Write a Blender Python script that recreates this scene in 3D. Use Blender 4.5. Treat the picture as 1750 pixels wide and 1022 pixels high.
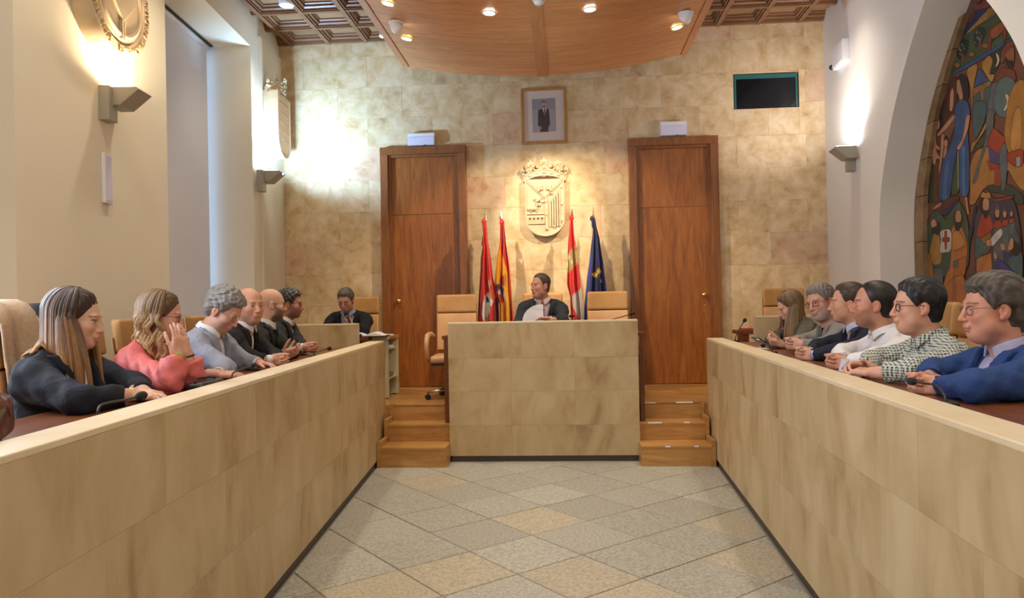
import bpy, bmesh, math, random
import numpy as np
from mathutils import Vector, Matrix, Euler
random.seed(7)
for o in list(bpy.data.objects): bpy.data.objects.remove(o)
SC = bpy.context.scene
COL = SC.collection
# ------------------------------------------------------------------ camera
FPX, YAW, PITCH, ROLL, CAMZ = 1251.27, .0725, .00658, .02008, 1.5
cF = Vector((-math.sin(YAW)*math.cos(PITCH), math.cos(YAW)*math.cos(PITCH), math.sin(PITCH)))
r0 = Vector((math.cos(YAW), math.sin(YAW), 0)); u0 = r0.cross(cF)
cR = r0*math.cos(ROLL)-u0*math.sin(ROLL); cU = u0*math.cos(ROLL)+r0*math.sin(ROLL)
cd = bpy.data.cameras.new('camera'); cam = bpy.data.objects.new('camera', cd); COL.objects.link(cam)
cd.sensor_width = 36; cd.lens = FPX/1750*36; cd.clip_start = .05
m = Matrix((cR, cU, -cF)).transposed().to_4x4(); m.translation = (0, 0, CAMZ); cam.matrix_world = m
SC.camera = cam
CAM = Vector((0, 0, CAMZ))
def ray(x, y): return cF*FPX+cR*(x-875)+cU*(511-y)
def onz(x, y, z): d = ray(x, y); return CAM+d*((z-CAMZ)/d.z)
def ony(x, y, Y): d = ray(x, y); return CAM+d*(Y/d.y)
def onpl(x, y, p, n): d = ray(x, y); return CAM+d*((Vector(p)-CAM).dot(n)/d.dot(n))
# ------------------------------------------------------------------ view, world
SC.view_settings.view_transform = 'Standard'; SC.view_settings.look = 'None'
SC.view_settings.gamma = 1; SC.view_settings.use_curve_mapping = False
SC.view_settings.exposure = 0.08
W = bpy.data.worlds.new('world'); SC.world = W; W.use_nodes = True
wb = W.node_tree.nodes['Background']; wb.inputs[0].default_value = (.42, .62, 1, 1); wb.inputs[1].default_value = 2.6
# ------------------------------------------------------------------ room frame
S = .9375
YB = 8.812; ZC = 4.734; PLAT = .51; PLATS = .351
aL, aR = .0806, .04695
dL = Vector((-math.sin(aL), math.cos(aL), 0)); nL = Vector((dL.y, -dL.x, 0))     # left side: along, normal into the room
dR = Vector((math.sin(aR), math.cos(aR), 0)); nR = Vector((dR.y, -dR.x, 0))      # right side: along, normal out of the room
PLw = Vector((-3.70*S, 9.40*S, 0)); PRw = Vector((3.285*S, 9.40*S, 0))
PLd = Vector((-1.892*S, 7.068*S, 0)); PRd = Vector((1.418*S, 7.076*S, 0))
def Lw(t, off, z): return PLw+dL*t+nL*off+Vector((0, 0, z))       # t<0 towards the camera
def Rw(t, off, z): return PRw+dR*t-nR*off+Vector((0, 0, z))       # off>0 into the room
def area(name, loc, target, sx, sy, power, color):
    l = bpy.data.lights.new(name, 'AREA'); l.shape = 'RECTANGLE'; l.size = sx; l.size_y = sy; l.energy = power; l.color = color
    o = bpy.data.objects.new(name, l); COL.objects.link(o); o.location = loc
    o.rotation_euler = (Vector(target)-Vector(loc)).to_track_quat('-Z', 'Y').to_euler(); return o
nw = area('daylight_near_window', Lw((-4.924-6.95)/2, .02, 2.6), Lw((-4.924-6.95)/2, 2, 2.6), 1.7, 2.8, 100, (.76, .86, 1)); nw.data.spread = math.radians(150)
area('fill_light_behind', (0, -1.0, 4.4), (0, 2.5, 0), 4, 2.5, 85, (1, .93, .82))  # unseen fill light added overhead behind the camera
SC1 = (17, (1, .76, .48)); SC2 = (90, (.38, .65, 1), (.42, -.6, 1), 155); SC3 = (20, (1, .93, .92), (-.2, -.3, 1), 165)        # wall lamps: power, colour, aim, spread
DL = (75, (1, .87, .66)); GB = (370, (1, .82, .56)); RL = (115, (1, .90, .70)); RLC = [.55, 1, 1, .6, 1, 1, .8, .9, .5, .5]
# ------------------------------------------------------------------ materials
def N(nt, t, **k):
    n = nt.nodes.new(t)
    for a, b in k.items(): setattr(n, a, b)
    return n
def newmat(name, col=(.8, .8, .8), rough=.5, metal=0, spec=None, emit=None, estr=0):
    m = bpy.data.materials.new(name); m.use_nodes = True
    b = m.node_tree.nodes['Principled BSDF']
    b.inputs['Base Color'].default_value = (*col, 1); b.inputs['Roughness'].default_value = rough; b.inputs['Metallic'].default_value = metal
    if spec is not None: b.inputs['Specular IOR Level'].default_value = spec
    if emit: b.inputs['Emission Color'].default_value = (*emit, 1); b.inputs['Emission Strength'].default_value = estr
    m.diffuse_color = (*col, 1)
    return m
def ramp(nt, stops):
    r = N(nt, 'ShaderNodeValToRGB'); e = r.color_ramp.elements
    while len(e) < len(stops): e.new(.5)
    for i, (p, c) in enumerate(stops): e[i].position = p; e[i].color = (*c, 1)
    return r
def noise_mat(name, stops, scale=(1, 1, 1), nscale=4, detail=6, rough=.6, bump=.0, bscale=None, dist=.01, rand=0, spec=None, nrough=.6, distort=0, spec_var=None):
    """base colour from a stretched noise, optional bump and per-object tint"""
    m = newmat(name, stops[len(stops)//2][1], rough, spec=spec); nt = m.node_tree; b = nt.nodes['Principled BSDF']
    tc = N(nt, 'ShaderNodeTexCoord'); mp = N(nt, 'ShaderNodeMapping'); mp.inputs['Scale'].default_value = scale
    oi = N(nt, 'ShaderNodeObjectInfo')
    nt.links.new(tc.outputs['Object'], mp.inputs['Vector'])
    if rand:
        ad = N(nt, 'ShaderNodeVectorMath', operation='ADD'); mu = N(nt, 'ShaderNodeMath', operation='MULTIPLY'); mu.inputs[1].default_value = 37.0
        nt.links.new(oi.outputs['Random'], mu.inputs[0]); nt.links.new(mp.outputs[0], ad.inputs[0]); nt.links.new(mu.outputs[0], ad.inputs[1]); vec = ad.outputs[0]
    else: vec = mp.outputs[0]
    nz = N(nt, 'ShaderNodeTexNoise'); nz.inputs['Scale'].default_value = nscale; nz.inputs['Detail'].default_value = detail; nz.inputs['Roughness'].default_value = nrough; nz.inputs['Distortion'].default_value = distort
    nt.links.new(vec, nz.inputs['Vector'])
    r = ramp(nt, stops); nt.links.new(nz.outputs['Fac'], r.inputs[0]); col = r.outputs[0]
    if rand:
        hs = N(nt, 'ShaderNodeHueSaturation'); ma = N(nt, 'ShaderNodeMath', operation='MULTIPLY_ADD'); ma.inputs[1].default_value = rand; ma.inputs[2].default_value = 1-rand/2
        nt.links.new(oi.outputs['Random'], ma.inputs[0]); nt.links.new(ma.outputs[0], hs.inputs['Value']); nt.links.new(col, hs.inputs['Color']); col = hs.outputs[0]
    nt.links.new(col, b.inputs['Base Color'])
    if bump:
        n2 = N(nt, 'ShaderNodeTexNoise'); n2.inputs['Scale'].default_value = bscale or nscale*3; n2.inputs['Detail'].default_value = 4
        nt.links.new(vec, n2.inputs['Vector'])
        bp = N(nt, 'ShaderNodeBump'); bp.inputs['Strength'].default_value = bump; bp.inputs['Distance'].default_value = dist
        nt.links.new(n2.outputs['Fac'], bp.inputs['Height']); nt.links.new(bp.outputs[0], b.inputs['Normal'])
    return m
M = {}
M['plaster'] = noise_mat('plaster', [(.3, (.80, .745, .60)), (.7, (.83, .775, .63))], nscale=1.5, rough=.85, bump=.15, bscale=60, dist=.002)
M['plaster_white'] = noise_mat('plaster_white', [(.3, (.77, .73, .68)), (.7, (.80, .76, .71))], nscale=1.5, rough=.85, bump=.1, bscale=60, dist=.002)
M['stone'] = noise_mat('stone', [(.27, (.42, .25, .11)), (.38, (.55, .375, .19)), (.50, (.64, .475, .27)), (.66, (.73, .59, .395))], nscale=6.0, detail=10, rough=.55, bump=.12, bscale=40, dist=.002, rand=.09, nrough=.62, distort=.35)
M['stone_pink'] = noise_mat('stone_pink', [(.28, (.44, .22, .12)), (.45, (.60, .39, .235)), (.7, (.71, .54, .37))], nscale=6.0, detail=9, rough=.55, bump=.12, bscale=40, dist=.002, rand=.1, distort=.35)
M['bench'] = noise_mat('bench_stone', [(.26, (.30, .185, .08)), (.44, (.455, .325, .17)), (.62, (.54, .41, .24)), (.8, (.57, .455, .29))], scale=(1, 1, .45), nscale=3.6, detail=9, rough=.42, bump=.05, bscale=40, dist=.002, rand=.03, distort=.6)
M['bench_cap'] = noise_mat('bench_cap', [(.3, (.64, .50, .31)), (.7, (.72, .60, .42))], nscale=4, detail=6, rough=.38)
M['grout'] = newmat('grout', (.23, .205, .165), .9)
M['mortar'] = newmat('mortar', (.56, .42, .25), .9)
M['tile'] = noise_mat('granite_tile', [(.3, (.225, .213, .18)), (.5, (.34, .327, .285)), (.7, (.45, .437, .385))], nscale=55, detail=5, rough=.5, bump=.12, bscale=90, dist=.002, rand=.22)
M['tile_warm'] = noise_mat('granite_tile_warm', [(.3, (.255, .215, .155)), (.5, (.37, .325, .25)), (.7, (.48, .43, .35))], nscale=55, detail=5, rough=.5, bump=.12, bscale=90, dist=.002, rand=.2)
M['plinth'] = newmat('plinth', (.055, .042, .032), .5)
def wood_mat(name, dark, mid, light, axis='z', nscale=3.0, rough=.35, rand=.1, stretch=14):
    sc = {'x': (1/stretch*2, 1.2, 1.2), 'y': (1.2, 1/stretch*2, 1.2), 'z': (1.2, 1.2, 1/stretch*2)}[axis]
    sc = tuple(a*4 for a in sc)
    return noise_mat(name, [(.28, dark), (.5, mid), (.72, light)], scale=sc, nscale=nscale, detail=8, rough=rough, bump=.04, bscale=nscale*4, dist=.001, rand=rand, distort=1.2, nrough=.65)
M['door'] = wood_mat('door_veneer', (.17, .050, .010), (.30, .098, .020), (.40, .15, .036), 'z', rough=.32, rand=.06)
M['door_frame'] = wood_mat('door_frame_wood', (.15, .05, .013), (.235, .082, .022), (.30, .115, .034), 'z', rough=.35)
M['oak'] = wood_mat('oak', (.32, .15, .040), (.46, .232, .072), (.55, .30, .108), 'x', rough=.3, rand=.12)
M['canopy'] = wood_mat('canopy_pine', (.36, .145, .045), (.50, .225, .085), (.58, .29, .125), 'x', rough=.38, rand=.14)
M['ceil_wood'] = wood_mat('coffer_walnut', (.13, .058, .026), (.215, .10, .045), (.29, .145, .07), 'x', rough=.4, rand=.1)
M['ceil_panel'] = wood_mat('coffer_panel', (.24, .13, .062), (.33, .19, .095), (.40, .24, .13), 'x', rough=.45, rand=.1)
M['table'] = wood_mat('table_wood', (.10, .028, .009), (.155, .045, .015), (.20, .066, .022), 'y', rough=.3)
M['leather'] = noise_mat('tan_leather', [(.3, (.40, .195, .055)), (.7, (.49, .26, .09))], nscale=6, rough=.42, bump=.06, bscale=180, dist=.001, rand=.06)
M['leather_light'] = noise_mat('pale_leather', [(.3, (.53, .29, .13)), (.7, (.60, .345, .17))], nscale=6, rough=.45, bump=.06, bscale=180, dist=.001, rand=.06)
M['black'] = newmat('black_plastic', (.012, .012, .014), .4)
M['foam'] = newmat('mic_foam', (.01, .01, .012), .9)
M['chrome'] = newmat('chrome', (.75, .75, .76), .15, 1)
M['brass'] = newmat('brass', (.80, .55, .16), .22, 1)
M['white'] = newmat('white_plastic', (.78, .78, .82), .4)
M['diffuser'] = newmat('lamp_diffuser', (.68, .68, .86), .3)
M['fixture'] = newmat('sconce_metal', (.36, .335, .275), .45)
M['blind'] = newmat('roller_blind', (.80, .79, .79), .8)
M['paper'] = newmat('paper', (.82, .80, .85), .7)
M['carved'] = noise_mat('carved_stone', [(.3, (.56, .43, .27)), (.7, (.66, .54, .38))], nscale=9, rough=.75, bump=.1, bscale=50, dist=.002)
M['bulb'] = newmat('bulb', (1, 1, 1), .3, emit=(1, .93, .80), estr=14)
M['bulb_white'] = newmat('bulb_white', (1, 1, 1), .3, emit=(.93, .96, 1), estr=20)
M['trim_gold'] = newmat('trim_gold', (.75, .70, .25), .3, .6)
M['glass_dark'] = newmat('screen_glass', (.006, .007, .01), .08)
M['teal'] = newmat('teal_glass_edge', (.03, .13, .13), .15)
# ------------------------------------------------------------------ mesh helpers
class MB:
    def __init__(s): s.v = []; s.f = []; s.mi = []; s.cur = 0
    def add(s, vs, fs):
        b = len(s.v); s.v += [tuple(v) for v in vs]; s.f += [tuple(b+i for i in f) for f in fs]; s.mi += [s.cur]*len(fs); return s
    def box(s, lo, hi):
        x0, y0, z0 = lo; x1, y1, z1 = hi
        return s.add([(x0, y0, z0), (x1, y0, z0), (x1, y1, z0), (x0, y1, z0), (x0, y0, z1), (x1, y0, z1), (x1, y1, z1), (x0, y1, z1)],
                     [(0, 3, 2, 1), (4, 5, 6, 7), (0, 1, 5, 4), (1, 2, 6, 5), (2, 3, 7, 6), (3, 0, 4, 7)])
    def hexa(s, p8): return s.add(p8, [(0, 3, 2, 1), (4, 5, 6, 7), (0, 1, 5, 4), (1, 2, 6, 5), (2, 3, 7, 6), (3, 0, 4, 7)])
    def prism(s, poly, vec):
        n = len(poly); v = [Vector(p) for p in poly]; w = [p+Vector(vec) for p in v]
        return s.add(v+w, [tuple(range(n-1, -1, -1)), tuple(range(n, 2*n))]+[(i, (i+1) % n, n+(i+1) % n, n+i) for i in range(n)])
    def tube(s, pts, r, n=8, cap=True, closed=False, flat=1.0):
        pts = [Vector(p) for p in pts]; k = len(pts); rs = r if hasattr(r, '__len__') else [r]*k
        vs = []; up = None
        for i, p in enumerate(pts):
            if closed: t = (pts[(i+1) % k]-pts[i-1]).normalized()
            else: t = (pts[min(i+1, k-1)]-pts[max(i-1, 0)]).normalized()
            if up is None: up = Vector((0, 0, 1)) if abs(t.z) < .9 else Vector((1, 0, 0))
            a = t.cross(up); a = a.normalized() if a.length > 1e-6 else t.orthogonal().normalized(); b = a.cross(t).normalized(); up = b
            for j in range(n):
                q = 2*math.pi*j/n; vs.append(p+a*(rs[i]*math.cos(q))+b*(rs[i]*math.sin(q)*flat))
        fs = []
        for i in range(k if closed else k-1):
            for j in range(n):
                i2 = (i+1) % k; fs.append((i*n+j, i*n+(j+1) % n, i2*n+(j+1) % n, i2*n+j))
        if cap and not closed: fs += [tuple(range(n-1, -1, -1)), tuple(range((k-1)*n, k*n))]
        return s.add(vs, fs)
    def lathe(s, prof, n=20, c=(0, 0, 0), ax=None):
        """prof: (r, h) list revolved about ax (default z) through c"""
        c = Vector(c); ax = Vector((0, 0, 1) if ax is None else ax).normalized(); a = ax.orthogonal().normalized(); b = ax.cross(a)
        vs = []; k = len(prof)
        for r, h in prof:
            for j in range(n):
                q = 2*math.pi*j/n; vs.append(c+ax*h+a*(r*math.cos(q))+b*(r*math.sin(q)))
        fs = [(i*n+j, i*n+(j+1) % n, (i+1)*n+(j+1) % n, (i+1)*n+j) for i in range(k-1) for j in range(n)]
        fs += [tuple(range(n-1, -1, -1)), tuple(range((k-1)*n, k*n))]
        return s.add(vs, fs)
    def ball(s, c, r, n=10, m_=7):
        c = Vector(c); rr = r if hasattr(r, '__len__') else (r, r, r); vs = [c+Vector((0, 0, -rr[2]))]
        for i in range(1, m_):
            t = -math.pi/2+math.pi*i/m_
            for j in range(n): q = 2*math.pi*j/n; vs.append(c+Vector((rr[0]*math.cos(t)*math.cos(q), rr[1]*math.cos(t)*math.sin(q), rr[2]*math.sin(t))))
        vs.append(c+Vector((0, 0, rr[2]))); L = len(vs)-1; fs = []
        for j in range(n):
            fs.append((0, 1+(j+1) % n, 1+j)); fs.append((L, L-n+j, L-n+(j+1) % n))
        for i in range(m_-2):
            for j in range(n): fs.append((1+i*n+j, 1+i*n+(j+1) % n, 1+(i+1)*n+(j+1) % n, 1+(i+1)*n+j))
        return s.add(vs, fs)
    def xform(s, mat): s.v = [tuple(mat @ Vector(v)) for v in s.v]; return s
def link(name, me, parent=None, loc=None):
    o = bpy.data.objects.new(name, me); COL.objects.link(o)
    if parent is not None: o.parent = parent
    if loc is not None: o.location = loc
    return o
def part(name, mb, mat, parent=None, smooth=False, bevel=0, loc=None, label=None, seg=2, autosm=None):
    me = bpy.data.meshes.new(name); me.from_pydata(mb.v, [], mb.f)
    mats = mat if isinstance(mat, (list, tuple)) else [mat]
    for a in mats: me.materials.append(M[a] if isinstance(a, str) else a)
    if len(mats) > 1: me.polygons.foreach_set('material_index', mb.mi)
    bm = bmesh.new(); bm.from_mesh(me); bmesh.ops.recalc_face_normals(bm, faces=bm.faces); bm.to_mesh(me); bm.free()
    if smooth: me.polygons.foreach_set('use_smooth', [True]*len(me.polygons))
    if autosm:
        me.polygons.foreach_set('use_smooth', [True]*len(me.polygons)); me.set_sharp_from_angle(angle=math.radians(autosm))
    o = link(name, me, parent, loc)
    if bevel:
        b = o.modifiers.new('bevel', 'BEVEL'); b.width = bevel; b.segments = seg; b.limit_method = 'ANGLE'
        if not smooth and seg > 2: me.polygons.foreach_set('use_smooth', [True]*len(me.polygons))
    if label: o['label'] = label
    return o
def thing(name, label, cat, loc=(0, 0, 0), rz=0, group=None):
    o = bpy.data.objects.new(name, None); COL.objects.link(o); o.location = loc; o.rotation_euler = (0, 0, rz); o.empty_display_size = .1
    o['label'] = label; o['category'] = cat
    if group: o['group'] = group
    return o
def tag(o, label, cat, group=None):
    o['label'] = label; o['category'] = cat
    if group: o['group'] = group
    return o
def struct(o): o['kind'] = 'structure'; return o
def sempty(name, loc=(0, 0, 0)):
    o = bpy.data.objects.new(name, None); COL.objects.link(o); o.location = loc; return struct(o)
def dup(root, loc, rz, label=None, group=None):
    r = root.copy(); COL.objects.link(r); r.location = loc; r.rotation_euler = (0, 0, rz)
    if label: r['label'] = label
    if group: r['group'] = group
    for ch in list(root.children):
        c = ch.copy(); COL.objects.link(c); c.parent = r
        for g in ch.children:
            d = g.copy(); COL.objects.link(d); d.parent = c
    return r
def clip_poly(poly, lines):
    """Sutherland-Hodgman: keep the side where (p-a).n >= 0"""
    for a, n in lines:
        out = []
        for i in range(len(poly)):
            p, q = poly[i-1], poly[i]; dp = (p[0]-a[0])*n[0]+(p[1]-a[1])*n[1]; dq = (q[0]-a[0])*n[0]+(q[1]-a[1])*n[1]
            if (dp >= 0) != (dq >= 0):
                t = dp/(dp-dq); out.append((p[0]+(q[0]-p[0])*t, p[1]+(q[1]-p[1])*t))
            if dq >= 0: out.append(q)
        poly = out
        if len(poly) < 3: return []
    return poly
def parea(p): return abs(sum(p[i-1][0]*p[i][1]-p[i][0]*p[i-1][1] for i in range(len(p))))/2
# ================================================================== STRUCTURE
# ---- floor with diagonal granite tiles
floor = struct(part('floor', MB().box((-4.6, -3, -.08), (4.2, YB+.3, -.006)), 'grout'))
td1 = Vector((math.sin(-.7106), math.cos(-.7106))); td2 = Vector((math.cos(-.7106), -math.sin(-.7106))); tn0 = Vector((-.61, 4.433)); ts = .482
lines = [((PLd.x, PLd.y), (nL.x, nL.y)), ((PRd.x, PRd.y), (-nR.x, -nR.y)), ((0, 6.97), (0, -1)), ((0, -1.2), (0, 1))]
for i in range(-14, 12):
    for j in range(-14, 12):
        g = .006; quad = []
        for a, b in ((g, g), (1-g*2, g), (1-g*2, 1-g*2), (g, 1-g*2)):
            p = tn0+td1*((i+a)*ts)+td2*((j+b)*ts); quad.append((p.x, p.y))
        q = clip_poly(quad, lines)
        if len(q) < 3 or parea(q) < .0015: continue
        cx = sum(p[0] for p in q)/len(q); cy = sum(p[1] for p in q)/len(q); dz = random.uniform(-.0015, .0008)
        part('tile', MB().prism([(p[0]-cx, p[1]-cy, -.012) for p in q], (0, 0, .012+dz)), 'tile_warm' if random.random() < .15 else 'tile', floor, loc=(cx, cy, 0), bevel=.0025, seg=1)
# ---- raised platforms
def wallquad(t0, t1, o0, o1, z0, z1, left=True):
    w = Lw if left else Rw
    return [w(t0, o0, z0), w(t1, o0, z0), w(t1, o1, z0), w(t0, o1, z0), w(t0, o0, z1), w(t1, o0, z1), w(t1, o1, z1), w(t0, o1, z1)]
YP = 7.2375
plat = part('platform', MB().box((-3.7, YP, 0), (3.3, YB, PLAT)), 'oak'); struct(plat)
mb = MB(); a = PLd-nL*.03; b = PLd+dL*0
def side_plat(P, d, n, sgn, w):
    q = [P+d*((YP-P.y)/d.y)-n*sgn*.06, P+d*((-2.5-P.y)/d.y)-n*sgn*.06]
    far = [Vector((w(t, 0, 0).x, y, 0)) for t, y in ((-1.5, YP), (-11.3, -2.5))]
    return MB().prism([q[0], far[0], far[1], q[1]], (0, 0, PLATS))
struct(part('platform_left', side_plat(PLd, dL, nL, 1, Lw), 'oak')); struct(part('platform_right', side_plat(PRd, dR, nR, -1, Rw), 'oak'))
# ---- back wall: sandstone blocks, niche hole
HX0, HX1, HZ0, HZ1 = 2.035, 2.79, 3.745, 4.165
mb = MB()
for lo, hi in (((-4.3, 0), (HX0, 5.2)), ((HX1, 0), (3.8, 5.2)), ((HX0, 0), (HX1, HZ0)), ((HX0, HZ1), (HX1, 5.2))):
    mb.box((lo[0], YB+.004, lo[1]), (hi[0], YB+.30, hi[1]))
mb.box((HX0-.1, YB+.30, HZ0-.1), (HX1+.1, YB+.34, HZ1+.1))
wall_back = struct(part('wall_back', mb, 'mortar'))
zs = [3.425+.381*k for k in range(-8, 4)]; zs = [PLAT]+[z for z in zs if z > PLAT+.1]+[ZC+.03]
for r in range(len(zs)-1):
    z0, z1 = zs[r], zs[r+1]; k = round((z0-3.425)/.381); ph = 2.06 if k % 2 else 2.43
    n0 = math.floor((-3.5-ph)/.80)
    xs = [ph+.80*(n0+i)+(.07*math.sin(31.7*(n0+i)+k*5) if -1.5 < ph+.8*(n0+i) < 1.5 else 0) for i in range(10)]
    for x0, x1 in zip(xs[:-1], xs[1:]):
        x0 = max(x0, -3.48); x1 = min(x1, 3.09)
        if x1-x0 < .05: continue
        rects = [(x0, x1, z0, z1)]
        if x0 < HX1 and x1 > HX0 and z0 < HZ1 and z1 > HZ0:
            rects = [(x0, min(x1, HX0), z0, z1), (max(x0, HX1), x1, z0, z1), (max(x0, HX0), min(x1, HX1), z0, min(z1, HZ0)), (max(x0, HX0), min(x1, HX1), max(z0, HZ1), z1)]
        for (u0, u1, w0, w1) in rects:
            if u1-u0 < .02 or w1-w0 < .02: continue
            dy = random.uniform(-.0012, .0012); g = .0006; cx, cz = (u0+u1)/2, (w0+w1)/2
            part('stone_block', MB().box((u0+g-cx, dy, w0+g-cz), (u1-g-cx, .03, w1-g-cz)), 'stone_pink' if random.random() < .13 else 'stone', wall_back, loc=(cx, YB, cz), bevel=.0009, seg=1)
# ---- left wall with two deep window recesses
tA, tB, tC, tD, tE = -.79, -1.03, -3.057, -4.924, -6.95
ZSO = 4.385; ZSI = .75
mb = MB()
for t0, t1, z0, z1 in ((tB, .35, 0, 5.2), (tD, tC, 0, 5.2), (-12.2, tE, 0, 5.2), (tC, tB, ZSO, 5.2), (tC, tB, 0, ZSI), (tE, tD, ZSO, 5.2), (tE, tD, 0, ZSI)):
    mb.hexa(wallquad(t1, t0, -.62, 0, z0, z1))
wall_left = struct(part('wall_left', mb, 'plaster'))
struct(part('trim_1', MB().hexa(wallquad(-.005, tA, .0, .03, PLAT, 4.58)), 'plaster'))
BLm = M['blind']; nt = BLm.node_tree; bs = nt.nodes['Principled BSDF']; tr = N(nt, 'ShaderNodeBsdfTranslucent'); tr.inputs[0].default_value = (.70, .72, .80, 1)
mx = N(nt, 'ShaderNodeMixShader'); mx.inputs[0].default_value = .12; nt.links.new(bs.outputs[0], mx.inputs[1]); nt.links.new(tr.outputs[0], mx.inputs[2]); nt.links.new(mx.outputs[0], nt.nodes['Material Output'].inputs[0])
gm = bpy.data.materials.new('window_glass'); gm.use_nodes = True; nt = gm.node_tree; nt.nodes.remove(nt.nodes['Principled BSDF'])
t_ = N(nt, 'ShaderNodeBsdfTransparent'); t_.inputs[0].default_value = (.9, .95, 1, 1); g_ = N(nt, 'ShaderNodeBsdfGlossy'); g_.inputs['Roughness'].default_value = .05; mx = N(nt, 'ShaderNodeMixShader'); mx.inputs[0].default_value = .06
nt.links.new(t_.outputs[0], mx.inputs[1]); nt.links.new(g_.outputs[0], mx.inputs[2]); nt.links.new(mx.outputs[0], nt.nodes['Material Output'].inputs[0]); M['glass'] = gm
for i, (t0, t1) in enumerate(((tC, tB), (tE, tD))):
    w = sempty('window_%d' % (i+1))
    fr = MB(); e = .06
    for a0, a1, z0, z1 in ((t0, t0+e, ZSI, ZSO), (t1-e, t1, ZSI, ZSO), (t0, t1, ZSI, ZSI+e), (t0, t1, ZSO-e, ZSO), ((t0+t1)/2-.03, (t0+t1)/2+.03, ZSI, ZSO)):
        fr.hexa(wallquad(a1, a0, -.60, -.55, z0, z1))
    part('window_frame', fr, 'white', w)
    for a0, a1 in ((t0+e, (t0+t1)/2-.03), ((t0+t1)/2+.03, t1-e)):
        part('pane', MB().hexa(wallquad(a1, a0, -.58, -.574, ZSI+e, ZSO-e)), 'glass', w)
    b = tag(part('roller_blind', MB().hexa(wallquad(t1-(.10 if i == 0 else .004), t0+.02, -.445, -.441, ZSI+.1, ZSO-.07)), 'blind'),
            'pale lavender roller blind drawn down in the window recess beside the crowned shield' if i == 0 else 'pale roller blind in the near window recess beside the camera', 'blind')
    part('roller', MB().tube([Lw(t1-.06, -.443, ZSO-.04), Lw(t0+.01, -.443, ZSO-.04)], .03, 14), 'white', b, smooth=True)
    part('bottom_bar', MB().hexa(wallquad(t1-.10, t0+.02, -.455, -.431, ZSI+.08, ZSI+.11)), 'white', b)
    part('slot', MB().hexa(wallquad(t1-.02, t0+.01, -.49, -.40, ZSO-.012, ZSO-.002)), 'plinth', b)
# ---- right wall with pointed arch niche
tc = (5.88-PRw.y)/dR.y
PROF = [(PLATS, 1.345), (2.1, 1.345), (2.3, 1.33), (2.48, 1.295), (2.65, 1.225), (2.79, 1.16), (2.95, 1.075), (3.12, .985), (3.33, .825), (3.46, .715), (3.64, .54), (3.8, .37), (3.95, .20), (4.1, .0)]
def arch_w(z): return float(np.interp(z, [p[0] for p in PROF], [p[1] for p in PROF]))
mb = MB(); DN = .36; T0, T1 = -12.2, .35
mb.add([Rw(T0, 0, 0), Rw(T1, 0, 0), Rw(T1, 0, PLATS), Rw(T0, 0, PLATS)], [(0, 1, 2, 3)])
mb.add([Rw(T0, 0, 4.1), Rw(T1, 0, 4.1), Rw(T1, 0, 5.2), Rw(T0, 0, 5.2)], [(0, 1, 2, 3)])
zz = list(np.interp(np.linspace(0, len(PROF)-1, 53), range(len(PROF)), [p[0] for p in PROF]))
# smoothed profile
def aw(z):
    s_ = 0
    for d in (-.08, -.04, 0, .04, .08): s_ += arch_w(min(max(z+d, PLATS), 4.1))
    return s_/5 if z < 4.0 else arch_w(z)
for z0, z1 in zip(zz[:-1], zz[1:]):
    a0, a1 = aw(z0), aw(z1)
    mb.add([Rw(T0, 0, z0), Rw(tc-a0, 0, z0), Rw(tc-a1, 0, z1), Rw(T0, 0, z1)], [(0, 1, 2, 3)])
    mb.add([Rw(tc+a0, 0, z0), Rw(T1, 0, z0), Rw(T1, 0, z1), Rw(tc+a1, 0, z1)], [(0, 1, 2, 3)])
    for s_ in (-1, 1): mb.add([Rw(tc+s_*a0, 0, z0), Rw(tc+s_*a1, 0, z1), Rw(tc+s_*a1, -DN, z1), Rw(tc+s_*a0, -DN, z0)], [(0, 1, 2, 3)])
mb.add([Rw(T0, -DN-.02, 0), Rw(T1, -DN-.02, 0), Rw(T1, -DN-.02, 5.2), Rw(T0, -DN-.02, 5.2)], [(3, 2, 1, 0)])
wall_right = struct(part('wall_right', mb, 'plaster_white'))
# rim stones of the niche
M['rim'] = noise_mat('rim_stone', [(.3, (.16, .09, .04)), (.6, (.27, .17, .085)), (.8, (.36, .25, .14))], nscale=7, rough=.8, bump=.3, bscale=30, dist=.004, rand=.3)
def rimw(z): return .19-.10*min(max((z-2.3)/1.6, 0), 1)
zr = [PLATS+.02, .95, 1.5, 2.0, 2.42, 2.75, 3.05, 3.32, 3.56, 3.78]
for z0, z1 in zip(zr[:-1], zr[1:]):
    for s_ in (-1, 1):
        mb = MB(); k = 4; g = .003
        for i in range(k):
            y0 = z0+g+(z1-z0-2*g)*i/k; y1 = z0+g+(z1-z0-2*g)*(i+1)/k; a0, a1 = aw(y0)-.001, aw(y1)-.001; b0, b1 = max(a0-rimw(y0), .02), max(a1-rimw(y1), .02)
            mb.hexa([Rw(tc+s_*b0, -DN+.004, y0), Rw(tc+s_*a0, -DN+.004, y0), Rw(tc+s_*a0, -DN+.05, y0), Rw(tc+s_*b0, -DN+.05, y0),
                     Rw(tc+s_*b1, -DN+.004, y1), Rw(tc+s_*a1, -DN+.004, y1), Rw(tc+s_*a1, -DN+.05, y1), Rw(tc+s_*b1, -DN+.05, y1)])
        part('rim_stone', mb, 'rim', wall_right)
# ---- wall behind the camera
struct(part('wall_front', MB().box((-4.4, -2.7, 0), (4.0, -2.5, 5.2)), 'plaster'))
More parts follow.
